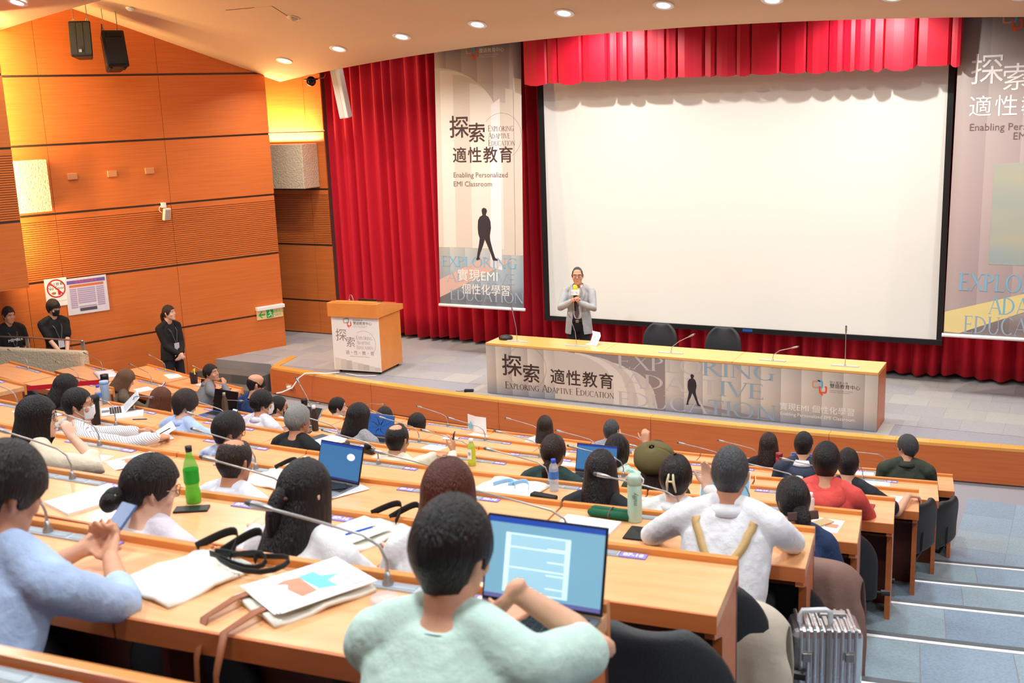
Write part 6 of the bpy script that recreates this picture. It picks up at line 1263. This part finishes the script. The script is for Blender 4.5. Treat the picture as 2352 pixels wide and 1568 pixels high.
e=empty('held_papers'); e.matrix_world=M@T(.14,.52,.80)@RZ(R(-20))@RX(R(18)); MB().grid([[V((-.1+.2*i/6,-.14+.28*j/6,.012*math.sin(i*.9)+.01*math.cos(j))) for i in range(7)] for j in range(7)]).build('sheet',PAPER,e,True,solid=.002); tag(e,'white papers held between the hands of the striped shirt man','paper')
# ------------------------------------------------------------------ empty chairs, coats and suitcase
def echair(row,X,b,yaw,label): P,a=at(row,X,b); return chair(P,a+R(yaw),label,'empty swivel chairs')
echair(7,-1.14,.56,0,'empty black chair at the end seat of the seventh row desk')
for row,X,lb in ((6,-2.02,'below the mint thermos desk'),(6,-2.68,'between the mint thermos and the brown hair'),(5,-3.10,'behind the cream tote with ribbon'),(5,-3.72,'behind the green tea bottle'),(5,-4.4,'behind the blue screen laptop'),(4,-3.85,'in front of the green tea bottle'),(3,-10.78,'at the left block by the red belt'),(9,-2.1,'at the rear row below the blue shirt')): echair(row,X,.45,0,'empty black chair '+lb)
P,a=at(2,-1.40,.74); chair(P,a+R(56),'empty black chair turned to the aisle under the resting arm','empty swivel chairs')
P,a=at(1,-1.33,.95); chair(P,a+R(60),'empty black chair turned to the aisle behind the olive jacket','empty swivel chairs')
P,a=at(4,-1.36,.74); chair(P,a+R(8),'black chair at the aisle end under the red jacket','empty swivel chairs')
def coat(row,X,b,yaw,col,label,h0=.30,wd=.27):
    P,a=at(row,X,b); e=empty('draped_coat',P,a+R(yaw)); g=[]
    m=mat('coat_%d'%col[0],col,.9,noisec=tuple(int(c*.9) for c in col),nscale=7,bump=.3,bscale=14,sheen=.15)
    for j in range(15):
        v=j/14
        if v<.3: z=h0+.35+.29*(v/.3)*1; y=.06; z=.60+.40*(v/.3)
        elif v<.4: t=(v-.3)/.1; z=1.0+.03*math.sin(t*3.14); y=.06-.17*t
        else: t=(v-.4)/.6; z=1.0-(1.0-h0)*t; y=-.11-.10*t
        r=[]
        for i in range(19):
            u=-1+i/9; k=wd*(1+.28*max(0,v-.4)/.6); f=.018*math.sin(i*1.7+1.3*math.sin(v*3))*(max(0,v-.35)/.65)
            r.append(V((u*k+.01*math.sin(j*.8),y+f+(.05*u*u if y<0 else -.03*u*u),z-(.10*u*u*u*u if .2<v<.55 else .05*u*u))))
        g.append(r)
    MB().grid(g).build('coat_cloth',m,e,True,solid=.012,sub=1)
    return tag(e,label,'coat')
coat(6,-1.22,.92,-6,(206,196,178),'beige trench coat draped over the chair of the suspenders man',h0=.42,wd=.25).location.z-=.2
coat(5,-1.12,.92,-8,(134,104,94),'brown coat draped over a chair behind the silver suitcase',h0=.5,wd=.22).location.z-=.16
P,a=at(6,-.92,.56); sc=empty('suitcase',(P.x,P.y,TIER[5]),a+R(14)); ALU=mat('aluminium',(214,218,222),.24,.95,bump=.08,bscale=60)
g=MB(); W_,D_,H_=.30,.20,.52
MB().box(-W_/2,W_/2,-D_/2,D_/2,.05,.05+H_).build('shell',ALU,sc,bevel=.035)
for k in range(9):
    x=-W_/2+.035+k*(W_-.07)/8
    if k!=4: MB().box(x-.008,x+.008,-D_/2-.006,D_/2+.006,.09,.05+H_+.006).build('ridge',ALU,sc,bevel=.005)
MB().box(-.012,.012,-D_/2-.008,D_/2+.008,.055,.05+H_+.008).build('frame_rail',STEEL,sc,bevel=.004)
MB().tube([(-.11,-.02,.05+H_),(-.11,-.02,.6),(-.1,-.02,.625),(.0,-.02,.63),(.02,-.02,.62),(.02,-.02,.05+H_)],[(.012,.014)]*6,8).build('carry_handle',mat('handle_grey',(206,208,212),.4,.3),sc,True)
MB().box(-.02,.1,.03,.075,.05+H_,.585).build('trolley_handle',STEEL,sc,bevel=.006)
for x in (-.09,.09): MB().box(x-.02,x+.02,-D_/2-.016,-D_/2,.43,.47).build('latch',STEEL,sc,bevel=.004)
for x in (-.11,.11):
    for y in (-.07,.07): MB().tube([(x-.012,y,.026),(x+.012,y,.026)],.025,10,flat=True).build('wheel',BLACKM,sc,True)
tag(sc,'silver ribbed aluminium suitcase standing in the right aisle','suitcase')

bpy.data.scenes.remove(TS)
